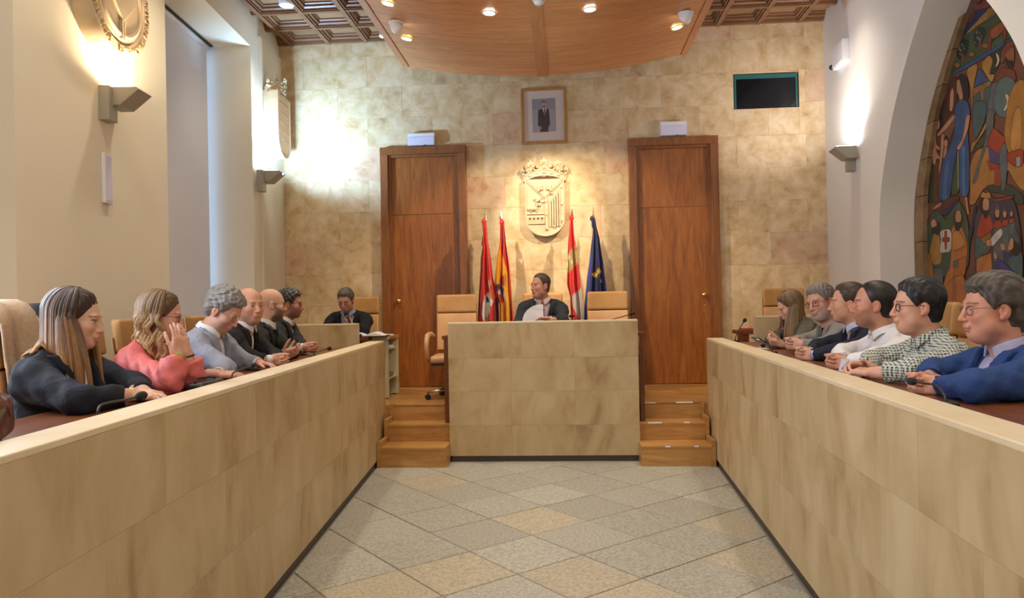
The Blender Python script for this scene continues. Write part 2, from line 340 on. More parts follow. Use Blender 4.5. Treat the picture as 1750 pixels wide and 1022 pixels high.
# ---- coffered ceiling
ceiling = struct(part('ceiling', MB().box((-4.4, -2.7, ZC+.19), (4.2, YB+.3, ZC+.25)), 'ceil_wood'))
SX = .4691; BX = [-2.36+SX*k for k in range(-3, 13)]; BY = [YB-.03-.47*k for k in range(0, 9)]
for x in BX:
    part('beam', MB().box((-.022, -2.0, 0), (.022, 2.0, .19)).box((-.03, -2.0, .045), (.03, 2.0, .19)), 'ceil_wood', ceiling, loc=(x, YB-2.0, ZC))
for y in BY:
    part('beam', MB().box((-3.9, -.022, 0), (3.9, .022, .19)).box((-3.9, -.03, .045), (3.9, .03, .19)), 'ceil_wood', ceiling, loc=(0, y, ZC+.004))
mb = MB(); hs = SX/2-.03
def ring(mb, a, b, z0, z1):
    for q in range(4):
        c, s_ = [(1, 0), (0, 1), (-1, 0), (0, -1)][q]
        pts = [(a, -a, z0), (a, a, z0), (b, b, z1), (b, -b, z1)]
        mb.add([(p[0]*c-p[1]*s_, p[0]*s_+p[1]*c, p[2]) for p in pts], [(0, 1, 2, 3)])
mb.cur = 0
ring(mb, hs, hs-.012, .012, .012); ring(mb, hs-.012, hs-.012, .012, .035); ring(mb, hs-.012, hs-.034, .035, .048); ring(mb, hs-.034, hs-.034, .048, .070); ring(mb, hs-.034, hs-.050, .070, .080); ring(mb, hs-.050, hs-.050, .080, .096)
mb.cur = 1; a = hs-.050; mb.add([(-a, -a, .096), (a, -a, .096), (a, a, .096), (-a, a, .096)], [(0, 1, 2, 3)])
cof = None
for x0, x1 in zip(BX[:-1], BX[1:]):
    for y1, y0 in zip(BY[:-1], BY[1:]):
        if cof is None: cof = part('coffer', mb, ['ceil_wood', 'ceil_panel'], ceiling, loc=((x0+x1)/2, (y0+y1)/2, ZC))
        else: link('coffer', cof.data, ceiling, ((x0+x1)/2, (y0+y1)/2, ZC))
# ---- pine canopy hung below the ceiling
CX, CHW, CZS, CSAG, CY0, CY1 = -.19, 1.57, 4.19, .185, 3.2, 8.06
def cz(x): return CZS-CSAG*(1-((x-CX)/CHW)**2)
canopy = thing('acoustic_canopy', 'large curved pine ceiling canopy hanging over the president bench', 'canopy', (CX, (CY0+CY1)/2, 4.0))
def curved(x0, x1, y0, y1, th=.022, n=8, lo=0):
    mb = MB(); o = canopy.location
    for i in range(n):
        a, b = x0+(x1-x0)*i/n, x0+(x1-x0)*(i+1)/n; za, zb = cz(a)+lo, cz(b)+lo
        mb.hexa([Vector(p)-o for p in ((a, y0, za), (b, y0, zb), (b, y1, zb), (a, y1, za), (a, y0, za+th), (b, y0, zb+th), (b, y1, zb+th), (a, y1, za+th))])
    return mb
y = CY1
while y > CY0:
    y2 = max(y-.128, CY0)
    for x0, x1 in ((CX-CHW+.075, CX-.065), (CX+.045, CX+CHW-.075)): part('plank', curved(x0, x1, y2+.0012, y, lo=random.uniform(0, .0015)), 'canopy', canopy)
    y = y2
M['canopy_y'] = wood_mat('canopy_board', (.30, .115, .035), (.40, .165, .058), (.46, .21, .08), 'y', rough=.38)
for x0, x1 in ((CX-CHW, CX-CHW+.075), (CX+CHW-.075, CX+CHW), (CX-.065, CX+.045)): part('border_board', curved(x0, x1, CY0, CY1+.004, th=.05, n=2, lo=-.008), 'canopy_y', canopy)
for x in (-1, 1):
    for y in (3.8, 7.3):
        p = Vector((CX+x*1.1, y, 0))-canopy.location; part('hanger_rod', MB().tube([(p.x, p.y, cz(CX+x*1.1)+.02-4), (p.x, p.y, ZC+.19-4)], .008, 8), 'chrome', canopy)
# ---- stone benches (fixed desks)
def bench(name, label, P, d, n, sg, ztop, yfar, ynear=-1.0, th=.155):
    """n points from the bench face to the seats"""
    r = thing(name, label, 'bench', P)
    t0 = (ynear-P.y)/d.y; t1 = (yfar-P.y)/d.y
    def q(t, o, z): return d*t+n*o+Vector((0, 0, z))
    def hx(a, b, o0, o1, z0, z1): return MB().hexa([q(a, o0, z0), q(b, o0, z0), q(b, o1, z0), q(a, o1, z0), q(a, o0, z1), q(b, o0, z1), q(b, o1, z1), q(a, o1, z1)])
    part('plinth', hx(t0, t1-.01, .012, th-.01, 0, .062), 'plinth', r)
    part('core', hx(t0, t1-.004, .0045, th-.004, .06, ztop-.02), 'bench_cap', r)
    part('cap', hx(t0, t1, .002, th, ztop-.022, ztop), 'bench_cap', r, bevel=.004)
    L = .95; k = math.ceil((t1-t0)/L); zs = [.06, .43, .80, ztop-.022]
    for i in range(k):
        for j in range(3):
            b = t1-L*i-(L*.42 if j == 1 and i else 0); a = t1-L*(i+1)-(L*.42 if j == 1 else 0)
            if a < t0: a = t0
            if b-a < .02: continue
            part('stone_panel', hx(a+.0004, b-.0004, random.uniform(0, .0004), .0044, zs[j]+.0004, zs[j+1]-.0004), 'bench', r)
    return r
bench('council_bench', 'long pale sandstone bench front in front of the two women on the left', PLd, dL, -nL, 1, 1.153, 7.272)
bench('council_bench', 'long pale sandstone bench front below the man in the bright blue jacket', PRd, dR, nR, 1, 1.132, 7.22)
PX0, PX1, PY, PZ = -1.128, .675, 6.95, 1.332
r = thing('president_bench', 'tall square sandstone bench front before the president between two flights of steps', 'bench', ((PX0+PX1)/2, PY, 0))
w = (PX1-PX0)/2
part('plinth', MB().box((-w+.015, .012, 0), (w-.015, .11, .055)), 'plinth', r)
part('core', MB().box((-w+.013, .0045, .055), (w-.013, .118, PZ-.023)), 'bench_cap', r)
part('cap', MB().box((-w, 0, PZ-.022), (w, .12, PZ)), 'bench_cap', r, bevel=.004)
xs = [-w, -w+.598, -w+1.203, w]; zs = [.055, .345, .67, .985, PZ-.022]
for i in range(3):
    for j in range(4): part('stone_panel', MB().box((xs[i]+.0005, random.uniform(0, .0004), zs[j]+.0005), (xs[i+1]-.0005, .0044, zs[j+1]-.0005)), 'bench', r)
for s_ in (-1, 1): part('side_slab', MB().box((s_*w-.012 if s_ > 0 else -w, .0046, .055), (w if s_ > 0 else -w+.012, .12, PZ-.022)), 'bench', r)
# ---- steps
Z1, Z2 = .183, .351
def steps(label, x0, x1, inner, outer):
    r = thing('oak_steps', label, 'steps', ((x0+x1)/2, 6.72, 0)); ox = (x0+x1)/2
    for i, (ya, yb, z) in enumerate(((6.72, 7.013, Z1), (7.013, 7.2375, Z2), (7.2375, 7.29, PLAT))):
        zb = (0, Z1, Z2)[i]; a, b = x0-ox, x1-ox
        if i == 2: a, b = (a, -1.193-ox) if outer < 0 else (.742-ox, b)
        part('riser', MB().box((a, ya-6.72+.006, zb), (b, ya-6.72+.03, z-.024)), 'oak', r)
        part('tread', MB().box((a, ya-6.72, z-.024), (b, yb-6.72+.006, z+.0015)), 'oak', r, bevel=.003)
        ob = a if outer < 0 else b
        part('side_board', MB().box((min(ob, ob+outer*.036), ya-6.72-.012, 0 if i == 0 else zb), (max(ob, ob+outer*.036), yb-6.72+.01, z+(.05 if i < 2 else .012))), 'oak', r)
        if i == 0:
            ib = b if outer < 0 else a
            part('end_panel', MB().box((min(ib, ib-outer*.004)-.0, ya-6.72+.004, 0), (max(ib, ib-outer*.004), 6.949-6.72, z-.024)), 'oak', r)
    if outer > 0:
        for (x, l, y, z) in ((-.10, .045, 6.72, Z1), (.16, .04, 6.72, Z1), (-.22, .13, 7.013, Z2), (.12, .05, 7.013, Z2), (-.24, .12, 7.2375, PLAT), (.08, .16, 7.2375, PLAT)):
            part('worn_edge', MB().box((x, y-6.7215, z-.009), (x+l, y-6.72+.005, z+.0025)), 'paper', r)
    return r
sx = onz(1097, 797, 0).x; sx2 = 1.29
steps('oak steps left of the president bench, below the open shelf cabinet', -1.742, -1.128, 0, -1)
steps('oak steps right of the president bench with chipped white edges', sx, sx2, 0, 1)
# ---- doors
def door(n, x0, x1, ztop, knob, lab):
    d = sempty('door_%d' % n, ((x0+x1)/2, YB, PLAT)); w = (x1-x0)/2; h = ztop-PLAT; fw = .095
    for a, b, z0, z1 in ((-w, -w+fw, 0, h-fw), (w-fw, w, 0, h-fw), (-w, w, h-fw, h)):
        part('frame', MB().box((a, -.085, z0), (b, -.003, z1)), 'door_frame', d, bevel=.004)
    for a, b, z0, z1 in ((-w+fw, -w+fw+.03, 0, h-fw), (w-fw-.03, w-fw, 0, h-fw), (-w+fw+.03, w-fw-.03, h-fw-.03, h-fw)):
        part('frame_step', MB().box((a, -.055, z0), (b, -.003, z1)), 'door_frame', d)
    a = w-fw-.03; sp = 2.74*S-.53+.06
    part('leaf', MB().box((-a, -.02, .012), (a, -.003, sp-.003)), 'door', d); part('transom_panel', MB().box((-a, -.02, sp+.003), (a, -.003, h-fw-.03)), 'door', d)
    kx = -a+.07 if knob < 0 else a-.07
    part('knob', MB().lathe([(.022, 0), (.022, .006), (.010, .010), (.010, .022), (.026, .03), (.031, .042), (.026, .054), (.008, .06)], 18, (kx, -.02, 1.05), (0, -1, 0)), 'brass', d, smooth=True)
    part('keyhole', MB().lathe([(.012, 0), (.012, .004)], 12, (kx+.008, -.02, .93), (0, -1, 0)), 'brass', d)
    d['label'] = lab
door(1, -2.355*S, -1.237*S, 3.655*S, -1, 'tall walnut door behind the left steps'); door(2, .831*S, 1.95*S, 3.658*S, 1, 'tall walnut door behind the right steps')
# ================================================================== WALL FITTINGS
def tzL(x, y, off): p = onpl(x, y, PLw+nL*off, nL); return (p-PLw).dot(dL), p.z
def tzR(x, y, off): p = onpl(x, y, PRw-nR*off, nR); return (p-PRw).dot(dR), p.z
def spot(name, parent, loc, target, power, color, ang=70, blend=.6, size=.04):
    l = bpy.data.lights.new(name, 'SPOT'); l.energy = power; l.color = color; l.spot_size = math.radians(ang); l.spot_blend = blend; l.shadow_soft_size = size
    o = bpy.data.objects.new(name, l); COL.objects.link(o); o.parent = parent; o.location = loc
    o.rotation_euler = (Vector(target)-Vector(loc)).to_track_quat('-Z', 'Y').to_euler(); return o
def frame_obj(root, ax, out):
    """rotate an Empty so local x = ax, local -y = out (out of the wall), z up"""
    a = math.atan2(ax.y, ax.x); root.rotation_euler = (0, 0, a)
# ---- sconces: local x along the wall, local -y into the room
def sconce(label, loc, ax, power, color, aim=(0, 0, 1), spread=170, hw=.095, h=.235):
    r = thing('wall_sconce', label, 'wall lamp', loc); frame_obj(r, ax, None)
    part('back_box', MB().box((-hw, -.075, -h), (hw*.15, -.001, 0)), 'fixture', r, bevel=.003)
    x0, x1 = -hw*.55, hw+.045
    out, inn = [], []
    pr = [(-.03, 0), (-.235, 0), (-.255, -.018), (-.125, -.125), (-.03, -.125)]
    head = MB().prism([(x0, p[0], p[1]) for p in pr], (x1-x0, 0, 0))
    part('shade', head, 'fixture', r, bevel=.003)
    part('lamp_glass', MB().box((x0+.012, -.225, .0005), (x1-.012, -.05, .0035)), 'bulb_white' if color[2] > .8 else 'bulb', r)
    l = bpy.data.lights.new('sconce_light', 'AREA'); l.shape = 'RECTANGLE'; l.size = .10; l.size_y = .15; l.energy = power; l.color = color; l.spread = math.radians(spread)
    o = bpy.data.objects.new('sconce_light', l); COL.objects.link(o); o.parent = r; o.location = ((x0+x1)/2, -.19, .012); o.rotation_euler = Vector(aim).to_track_quat('-Z', 'Y').to_euler()
    return r
t, z = tzL(190, 148, .04); sconce('grey wedge wall lamp below the round emblem on the left wall', Lw(t, 0, 3.045), dL, *SC1)
t, z = tzL(456, 297, .10); sconce('grey wedge wall lamp below the crowned shield on the left wall', Lw(t-.05, .03, 3.03), dL, *SC2)
t, z = tzR(1455, 262, .04); sconce('grey wedge wall lamp on the white right wall beside the arch', Rw(t, 0, 3.045), -dR, *SC3)
# ---- slim wall speaker below the first lamp
t0, _ = tzL(177, 300, .02); t1, _ = tzL(191, 300, .02)
r = thing('wall_speaker', 'slim vertical grey speaker strip below the wall lamp', 'speaker', Lw((t0+t1)/2, 0, 2.245)); frame_obj(r, dL, None)
part('housing', MB().box((-.05, -.028, 0), (.05, -.001, .345)), 'white', r, bevel=.006)
part('grille', MB().box((-.038, -.031, .02), (.038, -.0275, .325)), 'diffuser', r, bevel=.003)
# ---- square access box on the right wall
pts = [onpl(x, y, PRw-nR*.06, nR) for x, y in ((1420.8, 88), (1440.8, 65.6), (1442.4, 102.4), (1423, 120.8))]
c = sum(pts, Vector())/4; c0 = c+nR*.06
r = thing('wall_speaker_box', 'small white square speaker box high on the right wall', 'speaker', c0)
mb = MB(); q = [p-c0 for p in pts]; mb.hexa([q[3]+nR*.059, q[2]+nR*.059, q[2]-nR*.01, q[3], q[0]+nR*.059, q[1]+nR*.059, q[1]-nR*.01, q[0]])
part('housing', mb, 'white', r, bevel=.004)
mb = MB(); f = .88; cq = sum(q, Vector())/4
part('grille', MB().prism([cq+(a-cq)*.86-nR*.006 for a in q], -nR*.006), 'white', r)
part('socket', MB().ball(q[3]+nR*.02+Vector((0, .08, .06)), .03), 'black', r)
# ---- emergency lights over the doors
for x0, x1, z0, z1, lb in ((-1.862, -1.533, 3.44, 3.587, 'white emergency light box above the left walnut door'), (1.163, 1.469, 3.45, 3.615, 'white emergency light box above the right walnut door')):
    r = thing('emergency_light', lb, 'light', ((x0+x1)/2, YB, z0)); w = (x1-x0)/2; h = z1-z0
    part('housing', MB().box((-w, -.075, 0), (w, -.002, h)), 'white', r, bevel=.006)
    part('diffuser', MB().box((-w+.004, -.086, .004), (w-.004, -.074, h*.68)), 'diffuser', r, bevel=.003)
    part('indicator', MB().box((.03, -.08, -.004), (.05, -.065, .001)), 'black', r)
# ---- framed portrait
CLR = bpy.data.materials.new('clear_glass'); CLR.use_nodes = True; nt = CLR.node_tree; nt.nodes.remove(nt.nodes['Principled BSDF']); t_ = N(nt, 'ShaderNodeBsdfTransparent'); g_ = N(nt, 'ShaderNodeBsdfGlossy'); g_.inputs['Roughness'].default_value = .02; mx = N(nt, 'ShaderNodeMixShader'); mx.inputs[0].default_value = .02
nt.links.new(t_.outputs[0], mx.inputs[1]); nt.links.new(g_.outputs[0], mx.inputs[2]); nt.links.new(mx.outputs[0], nt.nodes['Material Output'].inputs[0])
x0, x1, z0, z1 = -.484, .06, 3.416, 4.087; w, h = (x1-x0)/2, z1-z0
r = thing('framed_portrait', 'wood framed photograph of a standing man in a dark suit, above the shield', 'picture', ((x0+x1)/2, YB, z0))
M['frame_wood'] = wood_mat('frame_wood', (.33, .15, .035), (.42, .20, .05), (.48, .25, .08), 'z', rough=.3)
for a, b, c_, d in ((-w, w, 0, .032), (-w, w, h-.032, h), (-w, -w+.032, .032, h-.032), (w-.032, w, .032, h-.032)):
    part('frame_rail', MB().box((a, -.03, c_), (b, -.002, d)), 'frame_wood', r, bevel=.006)
part('mount', MB().box((-w+.03, -.012, .03), (w-.03, -.004, h-.03)), newmat('mount_board', (.62, .52, .46), .8), r)
M['flat'] = newmat('print', (.5, .5, .5), .45)
nt = M['flat'].node_tree; at = N(nt, 'ShaderNodeAttribute'); at.attribute_name = 'Col'; nt.links.new(at.outputs['Color'], nt.nodes['Principled BSDF'].inputs['Base Color'])
def srgb(c): return tuple(((v/255)/12.92 if v/255 <= .04045 else ((v/255+.055)/1.055)**2.4) for v in c)
def flat_print(name, polys, to3, nrm, parent, step=.0003, outline=0, smooth_mat='flat'):
    """layers of flat painted polygons, each a hair above the last; polys = [(srgb, [(x,y)..])]; to3 maps to a local point"""
    vs, fs, cols = [], [], []
    k = 0
    for col, poly in polys:
        for pas in ((1, 0) if outline else (0,)):
            pl = poly
            if pas:
                cx = sum(p[0] for p in pl)/len(pl); cy = sum(p[1] for p in pl)/len(pl)
                # offset outward along averaged edge normals
                A = sum(pl[i-1][0]*pl[i][1]-pl[i][0]*pl[i-1][1] for i in range(len(pl))); sg = 1 if A > 0 else -1; new = []
                for i in range(len(pl)):
                    p0, p1, p2 = pl[i-1], pl[i], pl[(i+1) % len(pl)]
                    e = (p2[0]-p0[0], p2[1]-p0[1]); L = math.hypot(*e) or 1
                    new.append((p1[0]+sg*e[1]/L*outline, p1[1]-sg*e[0]/L*outline))
                pl = new
            b = len(vs); off = Vector(nrm)*(step*k); k += 1
            vs += [to3(*p)+off for p in pl]; fs.append(tuple(range(b, b+len(pl)))); cols.append(srgb((38, 24, 20)) if pas else srgb(col))
    me = bpy.data.meshes.new(name); me.from_pydata([tuple(v) for v in vs], [], fs); me.materials.append(M[smooth_mat])
    at = me.color_attributes.new('Col', 'FLOAT_COLOR', 'CORNER'); data = []
    for p, c in zip(me.polygons, cols): data += [*c, 1]*p.loop_total
    at.data.foreach_set('color', data)
    bm = bmesh.new(); bm.from_mesh(me); bmesh.ops.triangulate(bm, faces=bm.faces, ngon_method='EAR_CLIP'); bm.to_mesh(me); bm.free()
    return link(name, me, parent)
# print inside the portrait (crop pixels: frame spans 92..905 x 30..990)
def pt3(x, y): return Vector((-w+(x-92)/813*2*w, -.0125, h-(y-30)/960*h))
flat_print('photograph', [((140, 138, 150), [(287, 213), (712, 205), (716, 780), (298, 795)]), ((152, 150, 160), [(300, 400), (700, 395), (716, 780), (298, 795)]),
    ((58, 50, 52), [(400, 410), (470, 378), (545, 378), (592, 405), (612, 660), (585, 680), (572, 785), (430, 787), (425, 690), (390, 680)]),
    ((215, 205, 208), [(472, 372), (545, 375), (540, 470), (520, 500)]), ((120, 32, 50), [(502, 372), (522, 375), (545, 490), (530, 515), (505, 450)]),
    ((176, 120, 100), [(412, 690), (452, 685), (456, 735), (425, 738)]), ((176, 120, 100), [(582, 678), (608, 672), (606, 710), (584, 715)]),
    ((70, 58, 54), [(462, 300), (470, 258), (510, 248), (540, 270), (540, 320), (500, 290)]), ((190, 138, 116), [(464, 300), (480, 275), (515, 270), (538, 290), (538, 340), (515, 372), (480, 365)]),
    ((120, 104, 98), [(478, 335), (530, 330), (525, 362), (505, 368), (484, 362)])], pt3, (0, -1, 0), r, step=.00012)
part('pane', MB().box((-w+.031, -.0165, .031), (w-.031, -.0158, h-.031)), CLR, r)
# ---- monitor in its niche
r = thing('niche_monitor', 'dark screen with teal edges set into the upper right of the stone wall', 'screen', ((HX0+HX1)/2, YB, HZ0)); w = (HX1-HX0)/2-.012; h = HZ1-HZ0-.012
part('housing', MB().box((-w, .03, .002), (w, .29, h)), 'glass_dark', r)
for a, b, c_, d in ((-w, w, h-.05, h), (-w, -w+.022, 0.003, h-.05), (w-.022, w, .003, h-.05)): part('bezel', MB().box((a, .012, c_), (b, .031, d)), 'teal', r)
part('screen', MB().box((-w+.022, .022, .004), (w-.022, .03, h-.05)), 'glass_dark', r)
# ---- carved shields
def outline_shield(w, h, n=18):
    pts = [(-w, h), (-w, h*.30)]
    for i in range(n+1):
        a = math.pi+math.pi*i/n; pts.append((w*math.cos(a), h*.30+h*.30*math.sin(a)))
    pts += [(w, h*.30), (w, h)]
    out = []
    for p in pts:
        if not out or (abs(p[0]-out[-1][0])+abs(p[1]-out[-1][1])) > 1e-6: out.append(p)
    return out
def crest(name, label, loc, rz, style, w=.23, h=.63, dep=.085):
    r = thing(name, label, 'relief', loc, rz)
    ol = outline_shield(w, h)
    part('shield', MB().prism([(x, -dep, z) for x, z in ol], (0, dep-.003, 0)), 'carved', r, bevel=.006)
    rim = MB(); n = len(ol)
    inn = [(x*.93, h*.02+z*.962) for x, z in ol]
    for i in range(n-1):
        a, b, c_, d = ol[i], ol[i+1], inn[i+1], inn[i]
        rim.hexa([(p[0], -dep+.002, p[1]) for p in (a, b, c_, d)]+[(p[0], -dep-.012, p[1]) for p in (a, b, c_, d)])
    part('rim', rim, 'carved', r)
    # crown: bowed band, pearls and leaves
    H0 = h+.005; R = w*1.08
    def bow(u, z, out=0): return Vector((u*R*1.02, -dep*.35-.115*(1-u*u)-out, z+.055*(1-u*u)-.0))
    band = MB(); k = 14
    for i in range(k):
        u0, u1 = -1+2*i/k, -1+2*(i+1)/k
        for z0, z1, o in ((0, .07, 0), (.0, .012, .008), (.058, .07, .008)):
            band.hexa([bow(u0, H0+z0-.045, o), bow(u1, H0+z0-.045, o), bow(u1, H0+z0-.045, o)+Vector((0, .024, 0)), bow(u0, H0+z0-.045, o)+Vector((0, .024, 0)),
                       bow(u0, H0+z1-.045, o), bow(u1, H0+z1-.045, o), bow(u1, H0+z1-.045, o)+Vector((0, .024, 0)), bow(u0, H0+z1-.045, o)+Vector((0, .024, 0))])
    cr = part('crown', band, 'carved', r, autosm=40)
    for u in (-.66, -.33, 0, .33, .66): part('jewel', MB().ball(bow(u, H0-.01, .006), (.02 if abs(u) in (.33,) else .03, .008, .012)), 'carved', cr, smooth=True)
    for u in (-1, -.62, 0, .62, 1):
        b = bow(u, H0+.025); f = MB(); s_ = 1.0 if abs(u) < .9 else .75
        f.tube([b, b+Vector((0, -.01, .055*s_))], [.014, .010], 8); c0 = b+Vector((0, -.012, .085*s_))
        for a in range(5):
            q = math.radians(-30+a*60); f.ball(c0+Vector((math.cos(q)*.03*s_, -.004*(a % 2), math.sin(q)*.026*s_)), (.021*s_, .014, .019*s_), 8, 5)
        f.ball(c0+Vector((0, -.012, 0)), .013, 8, 5); f.ball(c0+Vector((0, 0, .045*s_)), (.012, .01, .018), 8, 5)
        part('fleuron', f, 'carved', cr, smooth=True)
    for u in (-.81, -.31, .31, .81):
        b = bow(u, H0+.025); f = MB(); f.tube([bow(u-.19, H0+.055), bow(u-.1, H0+.03), b, bow(u+.1, H0+.03), bow(u+.19, H0+.055)], [.009, .011, .012, .011, .009], 8); f.ball(b+Vector((0, -.005, .04)), .016, 8, 6)
        part('pearl', f, 'carved', cr, smooth=True)
    F = -dep
    if style == 'arms':
        # chief with two heads
        part('chief', MB().prism([(-w*.93, F, h*.97), (w*.93, F, h*.97), (w*.0, F, h*.66)], (0, -.014, 0)), 'carved', r, bevel=.003)
        part('chief_edge', MB().tube([(-w*.93, F-.012, h*.94), (0, F-.014, h*.645), (w*.93, F-.012, h*.94)], .007, 6), 'carved', r)
        for s_ in (-1, 1):
            m_ = MB().ball((s_*.055, F-.02, h*.845), (.034, .02, .036), 10, 7).ball((s_*.035, F-.028, h*.80), (.018, .014, .018), 8, 5).ball((s_*.07, F-.022, h*.79), (.018, .014, .03), 8, 5)
            part('head', m_, 'carved', r, smooth=True)
        # pale of bars with border and studs
        part('divider', MB().box((.0, F-.014, h*.10), (.035, F+.001, h*.66)), 'carved', r, bevel=.003)
        for i in range(5):
            x = .062+i*.0285; part('bar', MB().box((x-.0085, F-.018, h*.16+.012*i*0), (x+.0085, F+.001, h*(.60+.045*i))), 'carved', r, bevel=.003)
        part('border', MB().box((w*.80, F-.010, h*.22), (w*.93, F+.001, h*.90)), 'carved', r, bevel=.002)
        for (x, z) in ((.018, .585), (.018, .36), (.018, .13), (w*.86, .82), (w*.86, .53), (w*.86, .26), (.11, .155), (.085, .72)):
            part('stud', MB().ball((x, F-.015, h*z), (.013, .012, .013), 8, 6), 'carved', r, smooth=True)
        # tree, bull, bridge
        m_ = MB().box((-.052, F-.014, h*.40), (-.026, F+.001, h*.56))
        part('trunk', m_, 'carved', r); rnd = random.Random(3)
        m_ = MB()
        for i in range(16): m_.ball((-.075+rnd.uniform(-.05, .055), F-.012, h*.585+rnd.uniform(-.045, .05)), (.017, .014, .015), 7, 5)
        part('foliage', m_, 'carved', r, smooth=True)
        m_ = MB().ball((-.135, F-.014, h*.475), (.055, .018, .026), 10, 6).ball((-.195, F-.014, h*.47), (.02, .016, .02), 8, 5)
        for x in (-.175, -.16, -.11, -.095): m_.box((x-.006, F-.016, h*.40), (x+.006, F, h*.465))
        part('bull', m_, 'carved', r, smooth=True)
        part('ledge', MB().box((-w*.92, F-.016, h*.375), (.0, F+.001, h*.405)), 'carved', r, bevel=.003)
        part('bridge_deck', MB().box((-w*.92, F-.016, h*.315), (-.005, F+.001, h*.345)), 'carved', r, bevel=.003)
        for i in range(5):
            x = -w*.88+i*.048; part('bridge_pier', MB().box((x-.008, F-.016, h*.235), (x+.008, F+.001, h*.316)), 'carved', r)
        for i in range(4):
            x = -w*.88+.024+i*.048; part('painted_arch_shadow', MB().lathe([(.012, 0), (.009, .004)], 10, (x, F, h*.30), (0, -1, 0)), 'rim', r)  # dark discs painted in for the shade inside the bridge arches
        part('bridge_base', MB().box((-w*.92, F-.014, h*.21), (-.005, F+.001, h*.237)), 'carved', r)
    else:
        M.setdefault('carved_text', newmat('carved_text', (.30, .25, .20), .7))
        part('tablet', MB().prism([(-w*.9, F, h*.93), (-w*.9, F, h*.25), (-w*.5, F, h*.09), (w*.5, F, h*.09), (w*.9, F, h*.25), (w*.9, F, h*.93)], (0, -.006, 0)), newmat('tablet_stone', (.70, .45, .22), .6), r)
        for row, z in enumerate((.86, .70, .55, .41, .28)):
            m_ = MB(); x = -w*.7; rnd = random.Random(row)
            while x < w*.65:
                l = rnd.uniform(.01, .03); m_.box((x, F-.009, h*z-.008), (x+l, F-.005, h*z+.008)); x += l+.012
            part('inscription', m_, 'carved_text', r)
    return r
crest('carved_coat_of_arms', 'large crowned stone coat of arms with bars and bridge, on the wall below the portrait', (-.218, YB, 2.297), 0, 'arms', w=.232, h=.70)
tcs, _ = tzL(466, 200, .12)
r = crest('carved_shield', 'crowned stone shield with inscription on the left wall above the far lamp', Lw(-.50, .03, 3.25), 0, 'text', w=.24, h=.74, dep=.16); frame_obj(r, dL, None)
# ---- round emblem on the left wall
tb, zb = tzL(208, 95, .14); RP = .40
r = thing('round_emblem', 'round carved stone emblem with raised lettering high on the left wall', 'emblem', Lw(tb+.0, 0, zb+RP)); frame_obj(r, dL, None)
part('disc', MB().lathe([(RP, .001), (RP, .125), (RP-.006, .14), (RP-.075, .14), (RP-.085, .12), (RP-.1, .12), (RP-.105, .14), (.0, .14)], 64, (0, 0, 0), (0, -1, 0)), 'carved', r, autosm=35)
part('square', MB().prism([(.17, -.14, 0), (0, -.14, .17), (-.17, -.14, 0), (0, -.14, -.17)], (0, -.02, 0)), 'carved', r, bevel=.004)
part('ring', MB().tube([(.26*math.cos(2*math.pi*i/48), -.142, .26*math.sin(2*math.pi*i/48)) for i in range(48)], .016, 8, closed=True), 'carved', r, smooth=True)
part('link', MB().box((.006, -.16, -.29), (.02, -.139, -.16)).box((-.02, -.16, -.29), (-.006, -.139, -.16)), 'carved', r)
part('groove', MB().box((-.006, -.1415, -.29), (.006, -.139, -.17)), 'rim', r)
M['letter'] = newmat('raised_letter', (.50, .36, .20), .6)
txt = 'WORLD HERITAGE  PATRIMOINE MONDIAL  PATRIMONIO MUNDIAL  '
for i, ch in enumerate(txt):
    if ch == ' ': continue
    cu = bpy.data.curves.new('letter', 'FONT'); cu.body = ch; cu.size = .068; cu.extrude = .005; cu.align_x = 'CENTER'; cu.align_y = 'CENTER'
    cu.materials.append(M['letter']); o = bpy.data.objects.new('tmp', cu); COL.objects.link(o); bpy.context.view_layer.update()
    me = bpy.data.meshes.new_from_object(o.evaluated_get(bpy.context.evaluated_depsgraph_get())); bpy.data.objects.remove(o); o = link('letter', me, r)
    a = math.radians(-90-7+(i-15.5)*360/len(txt))                       # runs counter-clockwise, tops to the centre
    rr = RP-.037; o.location = (rr*math.cos(a), -.144, rr*math.sin(a)); o.rotation_euler = Euler((math.pi/2, 0, 0)).to_matrix().to_euler()
    o.matrix_local = Matrix.Translation(o.location) @ Matrix.Rotation(-(a+math.pi/2), 4, 'Y') @ Matrix.Rotation(math.pi/2, 4, 'X')
# ---- canopy lamps
def downlight(name, label, px, py, power, color, ang=100, ring_mat='white'):
    p = onz(px, py, 4.09)
    for _ in range(5): p = onz(px, py, cz(p.x)-.012)
    r = thing(name, label, 'light', p); q = Vector((-2*CSAG*(p.x-CX)/CHW**2, 0, 1)).normalized(); R = .062
    part('trim', MB().lathe([(R, .0), (R, -.004), (R-.008, -.008), (R-.014, -.004), (R-.016, .0)], 24, (0, 0, 0), q), ring_mat, r, smooth=True)
    part('lamp', MB().lathe([(R-.015, 0), (R-.015, -.003)], 24, (0, 0, 0), q), 'bulb', r)
    spot('downlight_beam', r, (0, 0, -.02), (0, 0, -3), power, color, ang, .9, .05); return r
for (x, y, c_, lb) in ((663, 6, 'trim_gold', 'round recessed downlight nearest the top left edge of the canopy'), (695, 66, 'trim_gold', 'round recessed downlight at the far left corner of the canopy'),
                       (836, 22, 'white', 'round recessed downlight left of the canopy centre batten'), (1008, 16, 'white', 'round recessed downlight right of the canopy centre batten'),
                       (1157, 47, 'trim_gold', 'round recessed downlight at the far right corner of the canopy')):
    downlight('downlight', lb, x, y, *DL, ring_mat=c_)
